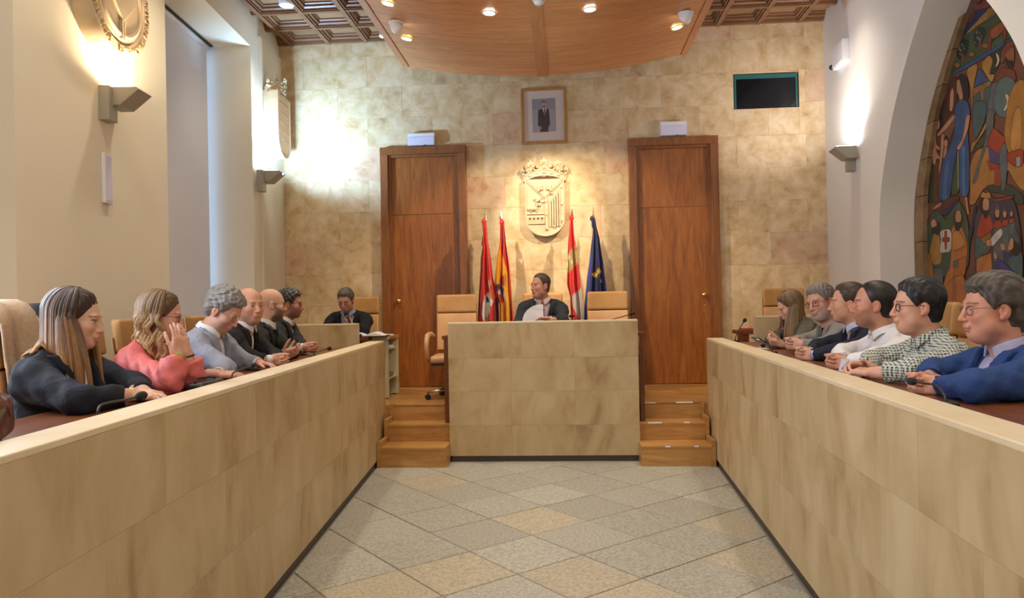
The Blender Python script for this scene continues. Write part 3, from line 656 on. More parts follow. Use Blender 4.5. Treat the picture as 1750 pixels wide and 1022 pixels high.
def gimbal(label, px, py, tgt, power, color):
    p = onz(px, py, 4.09)
    for _ in range(5): p = onz(px, py, cz(p.x)-.03)
    r = thing('spotlight', label, 'light', p); d = (Vector(tgt)-p).normalized()
    part('plate', MB().lathe([(.07, .02), (.07, .014), (.05, .010)], 22), 'white', r, smooth=True)
    part('head', MB().lathe([(.018, -.07), (.030, -.065), (.056, .0), (.058, .03), (.050, .034), (.046, .028)], 20, (0, 0, -.022), d), 'white', r, smooth=True)
    part('lamp', MB().lathe([(.046, .027), (.046, .030)], 20, (0, 0, -.022), d), 'bulb', r)
    spot('spot_beam', r, d*.06+Vector((0, 0, -.022)), d*2+Vector((0, 0, -.022)), power, color, 46, .5, .03)
gimbal('tilting white spotlight on the left part of the canopy', 677, 42, (.5, YB, 2.0), *GB)
gimbal('tilting white spotlight on the right part of the canopy', 1172, 26, (-.8, YB, 2.0), *GB)
p = onz(921, -2, cz(-.19)-.01); r = thing('smoke_detector', 'white domed smoke detector on the canopy centre batten', 'detector', p)
part('base', MB().lathe([(.055, .0), (.055, -.012), (.05, -.02)], 20), 'white', r, smooth=True); part('dome', MB().lathe([(.045, -.018), (.04, -.04), (.02, -.052), (.001, -.053)], 20), 'white', r, smooth=True)
p = onz(655, 62, ZC-.005); r = thing('ceiling_downlight', 'small round downlight in the coffers just left of the canopy', 'light', p)
part('trim', MB().lathe([(.05, .02), (.05, -.004), (.04, -.006)], 20), 'white', r, smooth=True); part('lamp', MB().lathe([(.038, -.003), (.038, -.007)], 20), 'bulb', r)
# unseen fill lamps added over the seats and aisle, out of the frame
for i, (x, y) in enumerate([(-2.2, 1.6), (-2.3, 3.6), (-2.45, 5.6), (1.95, 1.6), (2.0, 3.6), (2.05, 5.6), (-.2, 1.0), (-.2, 2.6), (-2.9, 7.6), (2.5, 7.6)]):
    r = thing('ceiling_downlight', 'unseen fill lamp added in the coffered ceiling above '+('the handbag end of the left bench', 'the man in the light grey blue jacket', 'the man with the silver tie', 'the near end of the right bench', 'the man in the checked shirt', 'the grey bearded man', 'the near end of the aisle', 'the middle of the aisle', 'the speaking clerk', 'the low right sandstone front')[i], 'light', (x, y, ZC+.0), group='added fill lamps above the seats')
    part('trim', MB().lathe([(.08, .19), (.08, -.004), (.066, -.008)], 20), 'white', r, smooth=True); part('lamp', MB().lathe([(.064, -.004), (.064, -.009)], 20), 'bulb', r)
    spot('downlight_beam', r, (0, 0, -.03), (0, 0, -3), RL[0]*(RLC[i]), RL[1], 110, .9, .09)
# ================================================================== MURAL in the niche
MP = PRw+nR*(DN-.004)
mr = thing('mural', 'painted mural with a rider, a woman in blue and robed figures, in the pointed arch', 'mural', MP+dR*tc+Vector((0, 0, 2.2)))
nm = -nR
panel = MB(); pts = []
for z in [PLATS+.02]+zz[1:-6]: pts.append((aw(z)-.002, z))
poly = [Rw(tc+a, -DN+.001, z) for a, z in pts]+[Rw(tc-a, -DN+.001, z) for a, z in reversed(pts)]
M['mural_base'] = noise_mat('mural_ground', [(.3, (.10, .035, .02)), (.7, (.16, .06, .03))], nscale=3, rough=.6)
part('panel', MB().prism([p-mr.location for p in poly], nm*.003), 'mural_base', mr)
def m3(px, py): return onpl(px, py, MP, nR)-mr.location
A_ = lambda x, y: (1560+x/6.01, 180+y/6.01)
B_ = lambda x, y: (1560+x/5.68, 320+y/5.68)
C_ = lambda x, y: (1600+x/5.38, y/5.38)
P_ = []
def mp(f, col, *xy): P_.append((col, [f(xy[i], xy[i+1]) for i in range(0, len(xy), 2)]))
def mell(f, col, cx, cy, rx, ry, n=14, a0=0):
    P_.append((col, [f(cx+rx*math.cos(2*math.pi*i/n+.2)*math.cos(a0)-ry*math.sin(2*math.pi*i/n+.2)*math.sin(a0), cy+rx*math.cos(2*math.pi*i/n+.2)*math.sin(a0)+ry*math.sin(2*math.pi*i/n+.2)*math.cos(a0)) for i in range(n)]))
OR, GOLD, BLUE, TEAL, GRN, SKIN, RED, RUST, NAVY, GREY, BRN = (176, 108, 52), (168, 122, 58), (52, 82, 128), (66, 92, 92), (64, 84, 54), (186, 132, 98), (158, 58, 34), (120, 58, 34), (36, 48, 92), (92, 96, 98), (88, 50, 30)
# upper scene: sky, walls, field, trees, ox
mp(C_, NAVY, 235, 330, 300, 190, 345, 90, 360, -60, 560, -60, 590, 60, 420, 160, 300, 320)
mp(C_, RUST, 345, 60, 365, -50, 540, -60, 545, 20, 470, 70, 350, 100); mp(C_, RUST, 335, 90, 352, 95, 345, 150, 310, 210, 292, 205, 320, 140)
mp(C_, GOLD, 272, 310, 460, 100, 590, 40, 600, 100, 400, 220, 280, 320); mp(C_, (150, 104, 48), 470, 85, 585, 35, 598, 95, 470, 165)
mp(C_, GRN, 135, 640, 150, 520, 205, 350, 300, 310, 600, 110, 700, 330, 620, 390, 500, 470, 360, 560, 150, 680)
for cx, cy in ((405, 320), (250, 430)):
    mp(C_, (34, 46, 36), cx-55, cy-10, cx-10, cy-70, cx+50, cy-60, cx+50, cy, cx+15, cy+90, cx-35, cy+120, cx-60, cy+60)
    mp(C_, RUST, cx-15, cy+60, cx+10, cy+60, cx+12, cy+140, cx-18, cy+150); rnd = random.Random(cx)
    for i in range(16):
        x, y = cx-25+rnd.uniform(-30, 30), cy+10+rnd.uniform(-50, 55); P_.append(((206, 200, 186), [C_(x, y), C_(x+6, y+2), C_(x+14, y+16), C_(x+9, y+16)]))
for cx, cy in ((328, 498), (195, 598), (455, 420)): mell(C_, (150, 96, 44), cx, cy, 27, 24, 8)
mp(C_, RUST, 480, 465, 478, 300, 510, 250, 620, 175, 660, 230, 640, 380, 622, 380, 618, 290, 530, 360, 508, 380, 502, 470)
mp(C_, (150, 84, 46), 500, 300, 540, 245, 620, 195, 640, 260, 560, 340, 510, 360)
mp(C_, BLUE, 135, 680, 700, 345, 705, 360, 400, 560, 140, 700)
# bridge and water
mp(C_, TEAL, 335, 1060, 345, 800, 510, 690, 520, 1060); mp(C_, BLUE, 345, 800, 400, 630, 480, 740)
mp(C_, GOLD, 275, 640, 395, 570, 345, 790, 330, 1060, 322, 800); mp(C_, GOLD, 410, 600, 490, 500, 535, 560, 490, 690, 545, 680, 515, 770)
mp(C_, (140, 96, 50), 342, 830, 350, 810, 505, 735, 500, 790, 440, 815, 440, 965, 418, 965, 415, 835, 385, 850, 345, 900)
mp(C_, (40, 52, 34), 500, 500, 610, 430, 650, 380, 640, 460, 560, 650, 490, 690, 530, 560); mp(C_, (206, 188, 150), 550, 485, 575, 500, 588, 550, 570, 600, 545, 620, 570, 560)
# rider
mp(C_, RUST, 595, 570, 610, 460, 660, 390, 720, 375, 720, 420, 650, 500, 620, 580); mp(C_, (142, 84, 56), 640, 490, 720, 415, 725, 560, 690, 610, 640, 590); mp(C_, (38, 28, 24), 640, 520, 665, 560, 715, 560, 712, 620, 670, 620, 645, 570)
mp(C_, RUST, 540, 740, 600, 620, 720, 640, 745, 740, 620, 760); mp(C_, GREY, 470, 1060, 510, 770, 600, 740, 560, 900, 545, 1060)
mell(C_, (86, 106, 106), 640, 890, 108, 190, 20, .12); mp(C_, (200, 180, 150), 635, 860, 672, 870, 678, 950, 640, 1020, 620, 1020, 660, 940)
# horse: neck, chest, body, legs (drawn in the middle crop)
mp(A_, (166, 114, 46), 985, -40, 1030, -190, 1100, -260, 1160, -260, 1160, 500, 1060, 540, 980, 480, 940, 300)
mp(A_, (186, 132, 62), 1040, 60, 1120, 0, 1130, 420, 1060, 500, 1000, 440)
mp(A_, (170, 116, 56), 600, 900, 590, 620, 650, 470, 760, 420, 960, 480, 1160, 560, 1160, 900, 1060, 800, 980, 640, 960, 800, 740, 830, 640, 1020, 585, 1020)
mp(A_, (58, 70, 48), 610, 480, 640, 420, 755, 280, 765, 380, 690, 440, 625, 480); mp(A_, (52, 64, 56), 740, 830, 980, 800, 1140, 920, 1140, 1022, 1050, 1000, 940, 900, 820, 890)
mp(A_, RED, 765, 410, 810, 210, 960, 340, 890, 510); mp(A_, (70, 66, 112), 780, 420, 890, 510, 920, 610, 800, 640); mp(A_, RED, 765, 570, 905, 620, 905, 640, 800, 665); mp(A_, RED, 848, 650, 915, 640, 915, 820, 848, 830)
mp(A_, GREY, 890, 480, 960, 360, 980, 560, 960, 820, 930, 890, 915, 850); mp(A_, RED, 975, 495, 1142, 440, 1142, 620, 1060, 630, 975, 560); mp(A_, (150, 150, 150), 1068, 535, 1110, 525, 1112, 620, 1070, 630)
mp(A_, GREY, 620, 815, 640, 720, 690, 560, 760, 330, 800, 270, 770, 400, 700, 600, 665, 770); mp(A_, GREY, 755, 330, 770, 60, 835, 40, 840, 200, 790, 320)
mp(A_, TEAL, 625, -40, 775, -40, 740, 180, 650, 360, 625, 240)
mp(A_, GOLD, 600, 500, 615, 380, 660, 370, 760, 170, 765, 230, 640, 410)
# women on the left
mp(A_, (70, 34, 22), 140, 900, 230, 130, 260, -10, 430, -150, 440, 300, 300, 700, 260, 1000, 130, 1000); mp(A_, (46, 60, 34), 165, 1000, 185, 640, 215, 560, 215, 1000); mp(A_, (96, 50, 34), 215, 1000, 222, 600, 300, 560, 290, 990)
mp(A_, (128, 78, 44), 320, 210, 430, 60, 440, 210, 350, 420, 330, 320)
mell(A_, (30, 26, 22), 282, 160, 42, 70); mell(A_, SKIN, 258, 190, 25, 60); mp(A_, (88, 48, 30), 235, 270, 300, 270, 320, 310, 300, 460, 245, 440)
mp(A_, SKIN, 222, 270, 245, 260, 240, 400, 290, 440, 270, 465, 225, 420); mp(A_, SKIN, 205, 500, 225, 380, 250, 480, 300, 560, 250, 540, 235, 610, 215, 600); mp(A_, SKIN, 300, 290, 335, 300, 320, 480, 285, 700, 270, 690, 290, 500)
mell(A_, (40, 28, 22), 350, 350, 22, 35); mell(A_, SKIN, 346, 395, 18, 45); mp(A_, SKIN, 335, 430, 360, 440, 340, 560, 318, 540)
mp(A_, (58, 30, 22), 130, 1000, 165, 600, 160, 1000)
mp(C_, (84, 40, 26), 100, 1022, 110, 800, 150, 720, 200, 700, 200, 1022); mp(C_, SKIN, 130, 1022, 135, 850, 158, 800, 170, 860, 165, 960, 150, 1022)
mp(C_, (34, 24, 22), 205, 700, 250, 680, 300, 740, 305, 900, 260, 930, 215, 800); mp(C_, SKIN, 195, 740, 218, 725, 240, 800, 255, 900, 225, 940, 215, 870, 198, 850)
mp(A_, BLUE, 440, 60, 460, -20, 500, -60, 570, -40, 600, 90, 555, 100, 590, 500, 585, 930, 490, 940, 485, 480, 470, 400, 420, 700, 385, 975, 275, 980, 305, 600, 420, 360, 445, 200)
mp(A_, (72, 108, 156), 510, 420, 545, 420, 550, 930, 515, 935); mp(A_, (70, 104, 150), 330, 640, 380, 560, 360, 960, 310, 965)
mp(A_, GRN, 425, 720, 455, 540, 470, 470, 485, 480, 490, 900, 400, 930); mp(A_, SKIN, 430, 90, 445, 130, 330, 270, 270, 320, 255, 300, 320, 220)
mp(A_, SKIN, 560, 95, 600, 95, 575, 250, 500, 440, 470, 465, 460, 430, 520, 350); mp(A_, (150, 150, 140), 466, 470, 476, 470, 480, 860, 470, 860)
# lower band of figures
mp(B_, (96, 46, 30), 120, 430, 140, 300, 380, 80, 480, 90, 330, 270, 200, 230); mp(B_, NAVY, 250, 230, 310, 240, 420, 130, 450, 115, 330, 280); mp(B_, SKIN, 195, 220, 240, 170, 290, 140, 280, 180, 225, 210); mp(B_, SKIN, 510, 95, 535, 95, 555, 260, 540, 265)
mp(B_, (62, 80, 56), 130, 440, 180, 270, 250, 215, 330, 330, 350, 270, 460, 120, 540, 300, 560, 560, 540, 820, 130, 900)
mp(B_, (44, 40, 60), 540, 500, 590, 300, 600, 200, 640, 160, 560, 560)
mp(B_, GOLD, 165, 640, 210, 450, 260, 440, 290, 640, 280, 740, 210, 760); mp(B_, (150, 104, 52), 130, 900, 150, 620, 180, 660, 200, 770, 215, 930, 140, 960)
mp(B_, (70, 80, 84), 205, 300, 265, 260, 280, 360, 270, 340); mell(B_, (36, 28, 26), 245, 400, 34, 60); mell(B_, SKIN, 212, 355, 27, 46); mp(B_, (40, 30, 26), 185, 400, 240, 380, 235, 440, 200, 460)
mp(B_, GREY, 215, 1000, 220, 790, 300, 790, 300, 1000); mell(B_, RED, 272, 980, 22, 60)
mp(B_, (196, 184, 168), 268, 420, 385, 400, 385, 625, 265, 640, 285, 520); mp(B_, RED, 318, 425, 338, 425, 338, 490, 365, 490, 365, 525, 338, 525, 335, 600, 322, 600, 320, 525, 296, 525, 296, 495, 318, 492)
mp(B_, OR, 385, 620, 385, 400, 420, 350, 480, 370, 545, 545, 520, 820, 400, 900, 290, 1020, 330, 860, 370, 780); mp(B_, (190, 128, 66), 390, 610, 400, 430, 460, 420, 535, 550, 440, 610)
mp(B_, (168, 96, 46), 395, 900, 430, 720, 530, 660, 520, 850, 420, 960)
mp(B_, (72, 82, 84), 420, 230, 458, 130, 490, 250, 480, 240); mell(B_, (36, 28, 26), 450, 300, 42, 75); mell(B_, SKIN, 450, 290, 30, 68); mp(B_, (40, 30, 26), 412, 345, 485, 340, 470, 400, 445, 425, 420, 400); mp(B_, GREY, 400, 720, 450, 705, 450, 770, 405, 780)
mp(B_, (66, 58, 74), 610, 700, 605, 330, 690, 90, 780, 110, 990, 90, 1060, 430, 1079, 900, 620, 900); mp(B_, RED, 760, 90, 810, 125, 990, 80, 985, 100, 830, 135, 770, 110)
mp(B_, OR, 630, 820, 630, 690, 770, 640, 780, 830); mp(B_, (128, 88, 46), 670, 560, 680, 470, 770, 420, 770, 600, 690, 660); mp(B_, TEAL, 610, 700, 620, 470, 670, 490, 690, 560, 735, 540, 740, 590, 640, 690)
mp(B_, RED, 620, 490, 670, 280, 700, 250, 760, 270, 800, 390, 700, 480); mell(B_, (36, 28, 26), 705, 170, 55, 85); mell(B_, SKIN, 722, 170, 32, 75); mp(B_, (40, 30, 26), 690, 230, 755, 225, 735, 290, 710, 300); mp(B_, GOLD, 670, 80, 690, 40, 720, 60, 745, 45, 770, 70, 765, 110, 680, 100)
for cx, cy, s_ in ((832, 240, 1), (905, 250, .8), (970, 250, .62)):
    mp(B_, GREY, cx-35*s_, cy+480*s_, cx-30*s_, cy+110*s_, cx+50*s_, cy+110*s_, cx+60*s_, cy+480*s_); mp(B_, RED, cx-40*s_, cy+150*s_, cx-15*s_, cy+70*s_, cx+25*s_, cy+70*s_, cx+50*s_, cy+140*s_, cx, cy+165*s_)
    mell(B_, (40, 30, 28), cx, cy+30*s_, 30*s_, 50*s_); mell(B_, SKIN, cx, cy+10*s_, 21*s_, 46*s_); mp(B_, (76, 84, 88), cx-24*s_, cy-28*s_, cx, cy-85*s_, cx+26*s_, cy-28*s_)
mp(B_, (196, 188, 176), 775, 575, 765, 500, 860, 395, 885, 420, 880, 470, 800, 560); mell(B_, SKIN, 750, 540, 25, 35)
mp(B_, TEAL, 925, 720, 1000, 640, 1079, 620, 1079, 890, 1000, 840); mp(B_, (62, 56, 122), 820, 690, 850, 690, 930, 770, 1079, 880, 1079, 1010, 900, 900, 860, 840); mp(B_, (62, 56, 122), 905, 610, 960, 680, 940, 710, 905, 640)
mell(B_, (34, 26, 26), 1010, 560, 60, 105); mp(B_, SKIN, 935, 590, 965, 485, 990, 500, 990, 590, 950, 620); mp(B_, (72, 84, 86), 970, 480, 1010, 400, 1050, 490, 1045, 560); mp(B_, SKIN, 800, 690, 800, 615, 830, 660, 830, 700); mp(B_, SKIN, 870, 610, 865, 540, 905, 560, 905, 610)
mp(B_, GOLD, 130, 900, 215, 930, 215, 1300, 120, 1300); mp(B_, GREY, 215, 960, 300, 960, 310, 1300, 215, 1300); mp(B_, OR, 300, 1000, 400, 880, 520, 840, 540, 1300, 290, 1300); mp(B_, (168, 96, 46), 400, 900, 420, 880, 440, 1300, 400, 1300)
mp(B_, (70, 60, 60), 540, 860, 630, 820, 640, 1300, 530, 1300); mp(B_, OR, 630, 820, 790, 820, 800, 1300, 630, 1300); mp(B_, (58, 52, 84), 790, 800, 1079, 900, 1079, 1300, 800, 1300); mp(B_, (62, 56, 122), 880, 900, 1079, 960, 1079, 1300, 900, 1300)
# keep the pieces inside the arch opening
def inside(poly):
    out = []
    for px, py in poly:
        p = onpl(px, py, MP, nR); t = (p-PRw).dot(dR)-tc; lim = max(aw(min(max(p.z, PLATS), 3.95))-rimw(p.z)+.01, .05)
        t = max(-lim, min(lim, t)); q = PRw+dR*(t+tc)+nR*(DN-.004)+Vector((0, 0, min(p.z, 4.0)-2.2))-(mr.location-Vector((0, 0, 2.2)))
        out.append(q)
    return out
flat3 = []
vecs = [(c, inside(pl)) for c, pl in P_]
M['paint'] = newmat('mural_paint', (.5, .5, .5), .55); nt = M['paint'].node_tree; at = N(nt, 'ShaderNodeAttribute'); at.attribute_name = 'Col'
nz = N(nt, 'ShaderNodeTexNoise'); nz.inputs['Scale'].default_value = 9; nz.inputs['Detail'].default_value = 5; hs = N(nt, 'ShaderNodeHueSaturation'); ma = N(nt, 'ShaderNodeMath', operation='MULTIPLY_ADD'); ma.inputs[1].default_value = .8; ma.inputs[2].default_value = .38
tcn = N(nt, 'ShaderNodeTexCoord'); nt.links.new(tcn.outputs['Object'], nz.inputs['Vector']); nt.links.new(nz.outputs['Fac'], ma.inputs[0]); nt.links.new(ma.outputs[0], hs.inputs['Value']); nt.links.new(at.outputs['Color'], hs.inputs['Color']); nt.links.new(hs.outputs[0], nt.nodes['Principled BSDF'].inputs['Base Color'])
# work in wall coordinates (t, z) so outlines have an even width
def tz(q): return ((q).dot(dR), q.z)
def chaikin(p):
    for _ in range(2 if len(p) > 4 else 0):
        q = []
        for i in range(len(p)):
            a, b = p[i], p[(i+1) % len(p)]; q += [(a[0]*.82+b[0]*.18, a[1]*.82+b[1]*.18), (a[0]*.18+b[0]*.82, a[1]*.18+b[1]*.82)]
        p = q
    return p
flat_print('painting', [(c, chaikin([tz(v) for v in vs])) for c, vs in vecs], lambda t, z: dR*t+Vector((0, 0, z))+nm*.0006, nm, mr, step=.00003, outline=.0050, smooth_mat='paint')
cu = bpy.data.curves.new('letters', 'FONT'); cu.body = 'SAL'; cu.size = .17; cu.extrude = .0008; cu.materials.append(newmat('dark_paint', (.03, .015, .012), .6))
o = bpy.data.objects.new('tmp', cu); COL.objects.link(o); bpy.context.view_layer.update(); me = bpy.data.meshes.new_from_object(o.evaluated_get(bpy.context.evaluated_depsgraph_get())); bpy.data.objects.remove(o); o = link('lettering', me, mr)
p = m3(*C_(385, 55))
xa = -dR; za = Vector((0, 0, 1)); rot = Matrix((xa, za, nm)).transposed().to_4x4(); o.matrix_local = Matrix.Translation(p+nm*.0125) @ rot @ Matrix.Rotation(.12, 4, 'Z')
# ================================================================== FLAGS
M['cloth'] = newmat('flag_cloth', (.5, .5, .5), .55); nt = M['cloth'].node_tree; at = N(nt, 'ShaderNodeAttribute'); at.attribute_name = 'Col'; nt.links.new(at.outputs['Color'], nt.nodes['Principled BSDF'].inputs['Base Color'])
nt.nodes['Principled BSDF'].inputs['Sheen Weight'].default_value = .2
def pip(x, y, poly):
    c = False; n = len(poly)
    for i in range(n):
        x1, y1 = poly[i-1]; x2, y2 = poly[i]
        if (y1 > y) != (y2 > y) and x < (x2-x1)*(y-y1)/(y2-y1)+x1: c = not c
    return c
def flag(label, fin, knot, left, right, f, Y, base, regions, folds, seed, spear='chrome', ybot=640, fh=.1):
    top = ony(*f(*fin), Y); kn = ony(*f(*knot), Y)
    r = thing('flag', label, 'flag', (top.x, Y, PLAT)); o = r.location
    part('stand', MB().lathe([(.14, 0), (.14, .012), (.05, .03), (.03, .08), (.022, .16)], 20), 'brass', r, smooth=True)
    part('pole', MB().tube([(0, 0, .05), (0, 0, top.z-PLAT-fh)], .012, 10), 'brass', r, smooth=True)
    part('finial', MB().lathe([(.014, -.03), (.018, -.02), (.008, -.005), (.022, .022), (.018, .04), (.002, fh)], 4 if spear != 'thin' else 8, (0, 0, top.z-PLAT-fh)), 'brass' if spear == 'brass' else 'chrome', r)
    nu, nv = 44, 90; L = [f(*p) for p in left]; R = [f(*p) for p in right]
    y0 = min(L[0][1], R[0][1]); ys = np.linspace(y0, ybot, nv); rnd = random.Random(seed)
    ph = [rnd.uniform(0, 6.28) for _ in range(4)]; verts = []; cols = []
    for iv, y in enumerate(ys):
        xl = np.interp(y, [p[1] for p in L], [p[0] for p in L]); xr = np.interp(y, [p[1] for p in R], [p[0] for p in R])
        v = iv/(nv-1)
        for iu in range(nu):
            u = iu/(nu-1); x = xl+(xr-xl)*u; p = ony(x, y, Y-.02)
            amp = .014+.055*min(v*1.4, 1)
            d = amp*(math.sin(u*folds*6.283+ph[0]+1.2*math.sin(2.2*v+ph[1]))+.45*math.sin(u*folds*2.7*6.283+ph[2]+2*v))-.02-.05*math.sin(math.pi*u)
            verts.append((p.x-o.x, p.y-o.y+d, p.z-o.z))
            c = base
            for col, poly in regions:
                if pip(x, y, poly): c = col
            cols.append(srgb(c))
    faces = [(j*nu+i, j*nu+i+1, (j+1)*nu+i+1, (j+1)*nu+i) for j in range(nv-1) for i in range(nu-1)]
    me = bpy.data.meshes.new('cloth'); me.from_pydata(verts, [], faces); me.materials.append(M['cloth'])
    at = me.color_attributes.new('Col', 'FLOAT_COLOR', 'POINT'); at.data.foreach_set('color', [v for c in cols for v in (*c, 1)])
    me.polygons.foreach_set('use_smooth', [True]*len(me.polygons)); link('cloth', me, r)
    part('tie', MB().ball((kn.x-o.x, -.02, kn.z-o.z), (.028, .028, .035), 10, 7), newmat('tie_cloth', srgb(base), .6), r, smooth=True)
    return r
G1 = lambda x, y: (805+x/5.24, 355+y/5.24)
G2 = lambda x, y: (955+x/4.98, 345+y/4.98)
def PG(f, *xy): return [f(xy[i], xy[i+1]) for i in range(0, len(xy), 2)]
def EL(f, cx, cy, rx, ry, n=12): return [f(cx+rx*math.cos(6.283*i/n), cy+ry*math.sin(6.283*i/n)) for i in range(n)]
YF = 8.42
flag('red flag with a white emblem, leftmost of the four flags', (128, 30), (118, 125), [(100, 140), (112, 230), (95, 330), (108, 350), (90, 450), (85, 580), (65, 830), (60, 960), (60, 1400)], [(140, 140), (150, 280), (175, 450), (200, 650), (245, 800), (255, 1010), (260, 1400)], G1, YF, (206, 34, 28),
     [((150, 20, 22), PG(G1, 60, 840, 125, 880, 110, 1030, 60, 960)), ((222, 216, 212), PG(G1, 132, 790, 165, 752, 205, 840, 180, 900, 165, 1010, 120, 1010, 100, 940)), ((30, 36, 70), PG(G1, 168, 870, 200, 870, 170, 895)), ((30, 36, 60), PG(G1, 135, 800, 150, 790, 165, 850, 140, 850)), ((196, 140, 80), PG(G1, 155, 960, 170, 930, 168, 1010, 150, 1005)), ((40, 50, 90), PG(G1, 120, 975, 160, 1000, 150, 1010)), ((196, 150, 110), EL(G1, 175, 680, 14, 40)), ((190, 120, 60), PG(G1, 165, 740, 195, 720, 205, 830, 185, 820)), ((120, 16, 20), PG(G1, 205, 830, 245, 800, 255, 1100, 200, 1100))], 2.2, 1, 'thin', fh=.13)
flag('yellow and red flag with a coat of arms, second from the left', (267, 35), (278, 135), [(262, 150), (262, 290), (235, 450), (210, 650), (205, 720), (225, 800), (255, 870), (255, 1400)], [(297, 150), (315, 330), (345, 520), (365, 750), (383, 1010), (395, 1400)], G1, YF+.03, (196, 28, 30),
     [((232, 166, 22), PG(G1, 150, 1400, 150, 290, 262, 290, 270, 400, 300, 470, 330, 585, 352, 760, 362, 1400)), ((200, 120, 16), PG(G1, 250, 880, 262, 400, 275, 420, 278, 600, 270, 1400, 250, 1400)), ((170, 40, 36), EL(G1, 285, 655, 22, 50)), ((200, 120, 40), EL(G1, 312, 650, 9, 60)), ((60, 40, 70), EL(G1, 240, 715, 28, 35)), ((90, 30, 60), EL(G1, 268, 745, 30, 45)), ((206, 190, 190), EL(G1, 262, 760, 12, 24)), ((180, 50, 46), EL(G1, 278, 815, 22, 40)), ((220, 200, 190), EL(G1, 305, 790, 14, 26))], 2.6, 2, 'thin', fh=.10)  # the darker orange-yellow strip paints fold shading into the cloth
flag('red and white flag with a yellow castle, second from the right', (112, 60), (108, 140), [(96, 150), (88, 240), (80, 330), (75, 440), (72, 560), (70, 710), (95, 800), (105, 1000), (108, 1400)], [(122, 160), (130, 270), (150, 400), (165, 500), (180, 640), (187, 740), (200, 860), (212, 1000), (225, 1400)], G2, YF, (214, 28, 32),
     [((186, 160, 92), PG(G2, 60, 470, 90, 425, 130, 378, 158, 425, 168, 520, 130, 552, 88, 608, 60, 600)), ((232, 226, 210), EL(G2, 88, 475, 10, 18)), ((232, 226, 210), EL(G2, 74, 540, 8, 22)), ((232, 226, 210), EL(G2, 110, 515, 7, 14)), ((200, 60, 40), PG(G2, 120, 400, 150, 400, 140, 425)), ((206, 200, 192), PG(G2, 103, 805, 187, 735, 230, 1000, 240, 1300, 180, 1010, 150, 950, 112, 880))], 1.9, 3, fh=.11)
def star(f, cx, cy, r):
    return [f(cx+(r if i % 2 == 0 else r*.42)*math.sin(6.283*i/10), cy-(r if i % 2 == 0 else r*.42)*math.cos(6.283*i/10)) for i in range(10)]
flag('dark blue flag with gold stars, rightmost of the four flags', (292, 38), (285, 145), [(276, 140), (278, 215), (288, 225), (285, 290), (270, 400), (260, 500), (240, 640), (230, 760), (215, 900), (210, 1400)], [(308, 140), (320, 220), (345, 320), (360, 430), (375, 520), (390, 640), (402, 730), (415, 900), (430, 1400)], G2, YF+.03, (22, 32, 92),
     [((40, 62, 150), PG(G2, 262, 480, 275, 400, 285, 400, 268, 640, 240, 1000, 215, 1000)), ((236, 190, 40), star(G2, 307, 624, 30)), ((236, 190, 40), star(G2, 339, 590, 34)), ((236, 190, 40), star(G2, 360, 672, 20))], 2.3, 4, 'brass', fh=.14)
# ================================================================== FURNITURE
def bl(x, y, off):
    return onpl(x, y, PLd-nL*off, nL) if x < 800 else onpl(x, y, PRd+nR*off, nR)
TZL, TZR = 1.112, 1.10
# ---- long tables behind the benches
def side_table(label, P, d, n, z):
    r = thing('council_table', label, 'table', P+n*.17)
    q = lambda y, o, zz_: d*((y-P.y)/d.y)+n*(o-.17)+Vector((0, 0, zz_))
    def hx(y0, y1, o0, o1, z0, z1): return MB().hexa([q(y0, o0, z0), q(y1, o0, z0), q(y1, o1, z0), q(y0, o1, z0), q(y0, o0, z1), q(y1, o0, z1), q(y1, o1, z1), q(y0, o1, z1)])
    part('table_top', hx(-1, 7.0, .157, .58, z-.035, z), 'table', r, bevel=.003)
    for y in (-.6, .7, 2.35, 3.05, 3.85, 4.55, 5.2, 5.85, 6.9): part('leg_panel', hx(y-.015, y+.015, .165, .48, PLATS, z-.035), 'table', r)
side_table('brown wooden table behind the left sandstone bench', PLd, dL, -nL, TZL); side_table('brown wooden table behind the right sandstone bench', PRd, dR, nR, TZR)
# ---- president's table
r = thing('president_table', 'brown wooden table behind the tall president bench', 'table', (-.226, 7.3, PLAT))
part('table_top', MB().box((-.985, -.21, .655), (.985, .16, .69)), 'table', r, bevel=.003)
for s_ in (-1, 1): part('end_panel', MB().box((s_*.945-.02, -.225, -.155), (s_*.945+.02, -.03, .655)), 'table', r)
for s_ in (-1, 1): part('leg_panel', MB().box((s_*.60-.015, -.15, 0), (s_*.60+.015, .15, .655)), 'table', r)
# ---- clerks' stone fronts, tables
def clerk(label, tl, x0, x1, endx, tx0, tx1):
    r = thing('clerk_bench', label, 'bench', ((x0+x1)/2, 7.4, PLAT)); w = (x1-x0)/2
    part('core', MB().box((-w+.01, .012, 0), (w-.01, .10, .80)), 'mortar', r); part('cap', MB().box((-w, 0, .80), (w, .11, .82)), 'bench_cap', r, bevel=.003)
    for i in range(2):
        for j in range(2): part('stone_panel', MB().box((-w+i*w+.001, 0, j*.4+.001), (-w+(i+1)*w-.001, .012, j*.4+.399)), 'bench', r)
    e = -w if endx < 0 else w-.01; part('end_slab', MB().box((e, .0125, 0), (e+.01, .11, .80)), 'bench_cap', r)
    r = thing('clerk_table', tl, 'table', ((tx0+tx1)/2, 7.75, PLAT)); w = (tx1-tx0)/2
    part('table_top', MB().box((-w, -.23, .635), (w, .06, .675)), 'table', r, bevel=.003)
    if endx > 0:
        part('table_leaf', MB().box((w, -.23, .635), (w+.21, -.06, .675)), 'table', r); part('leaf_panel', MB().box((w+.06, -.2, 0), (w+.19, -.075, .635)), 'table', r)
    for s_ in (-1, 1): part('leg_panel', MB().box((s_*(w-.08)-.03, -.2, 0), (s_*(w-.08)+.03, .04, .635)), 'table', r)
XS = ony(609, 560, 7.4).x; XT = ony(1292, 560, 7.4).x
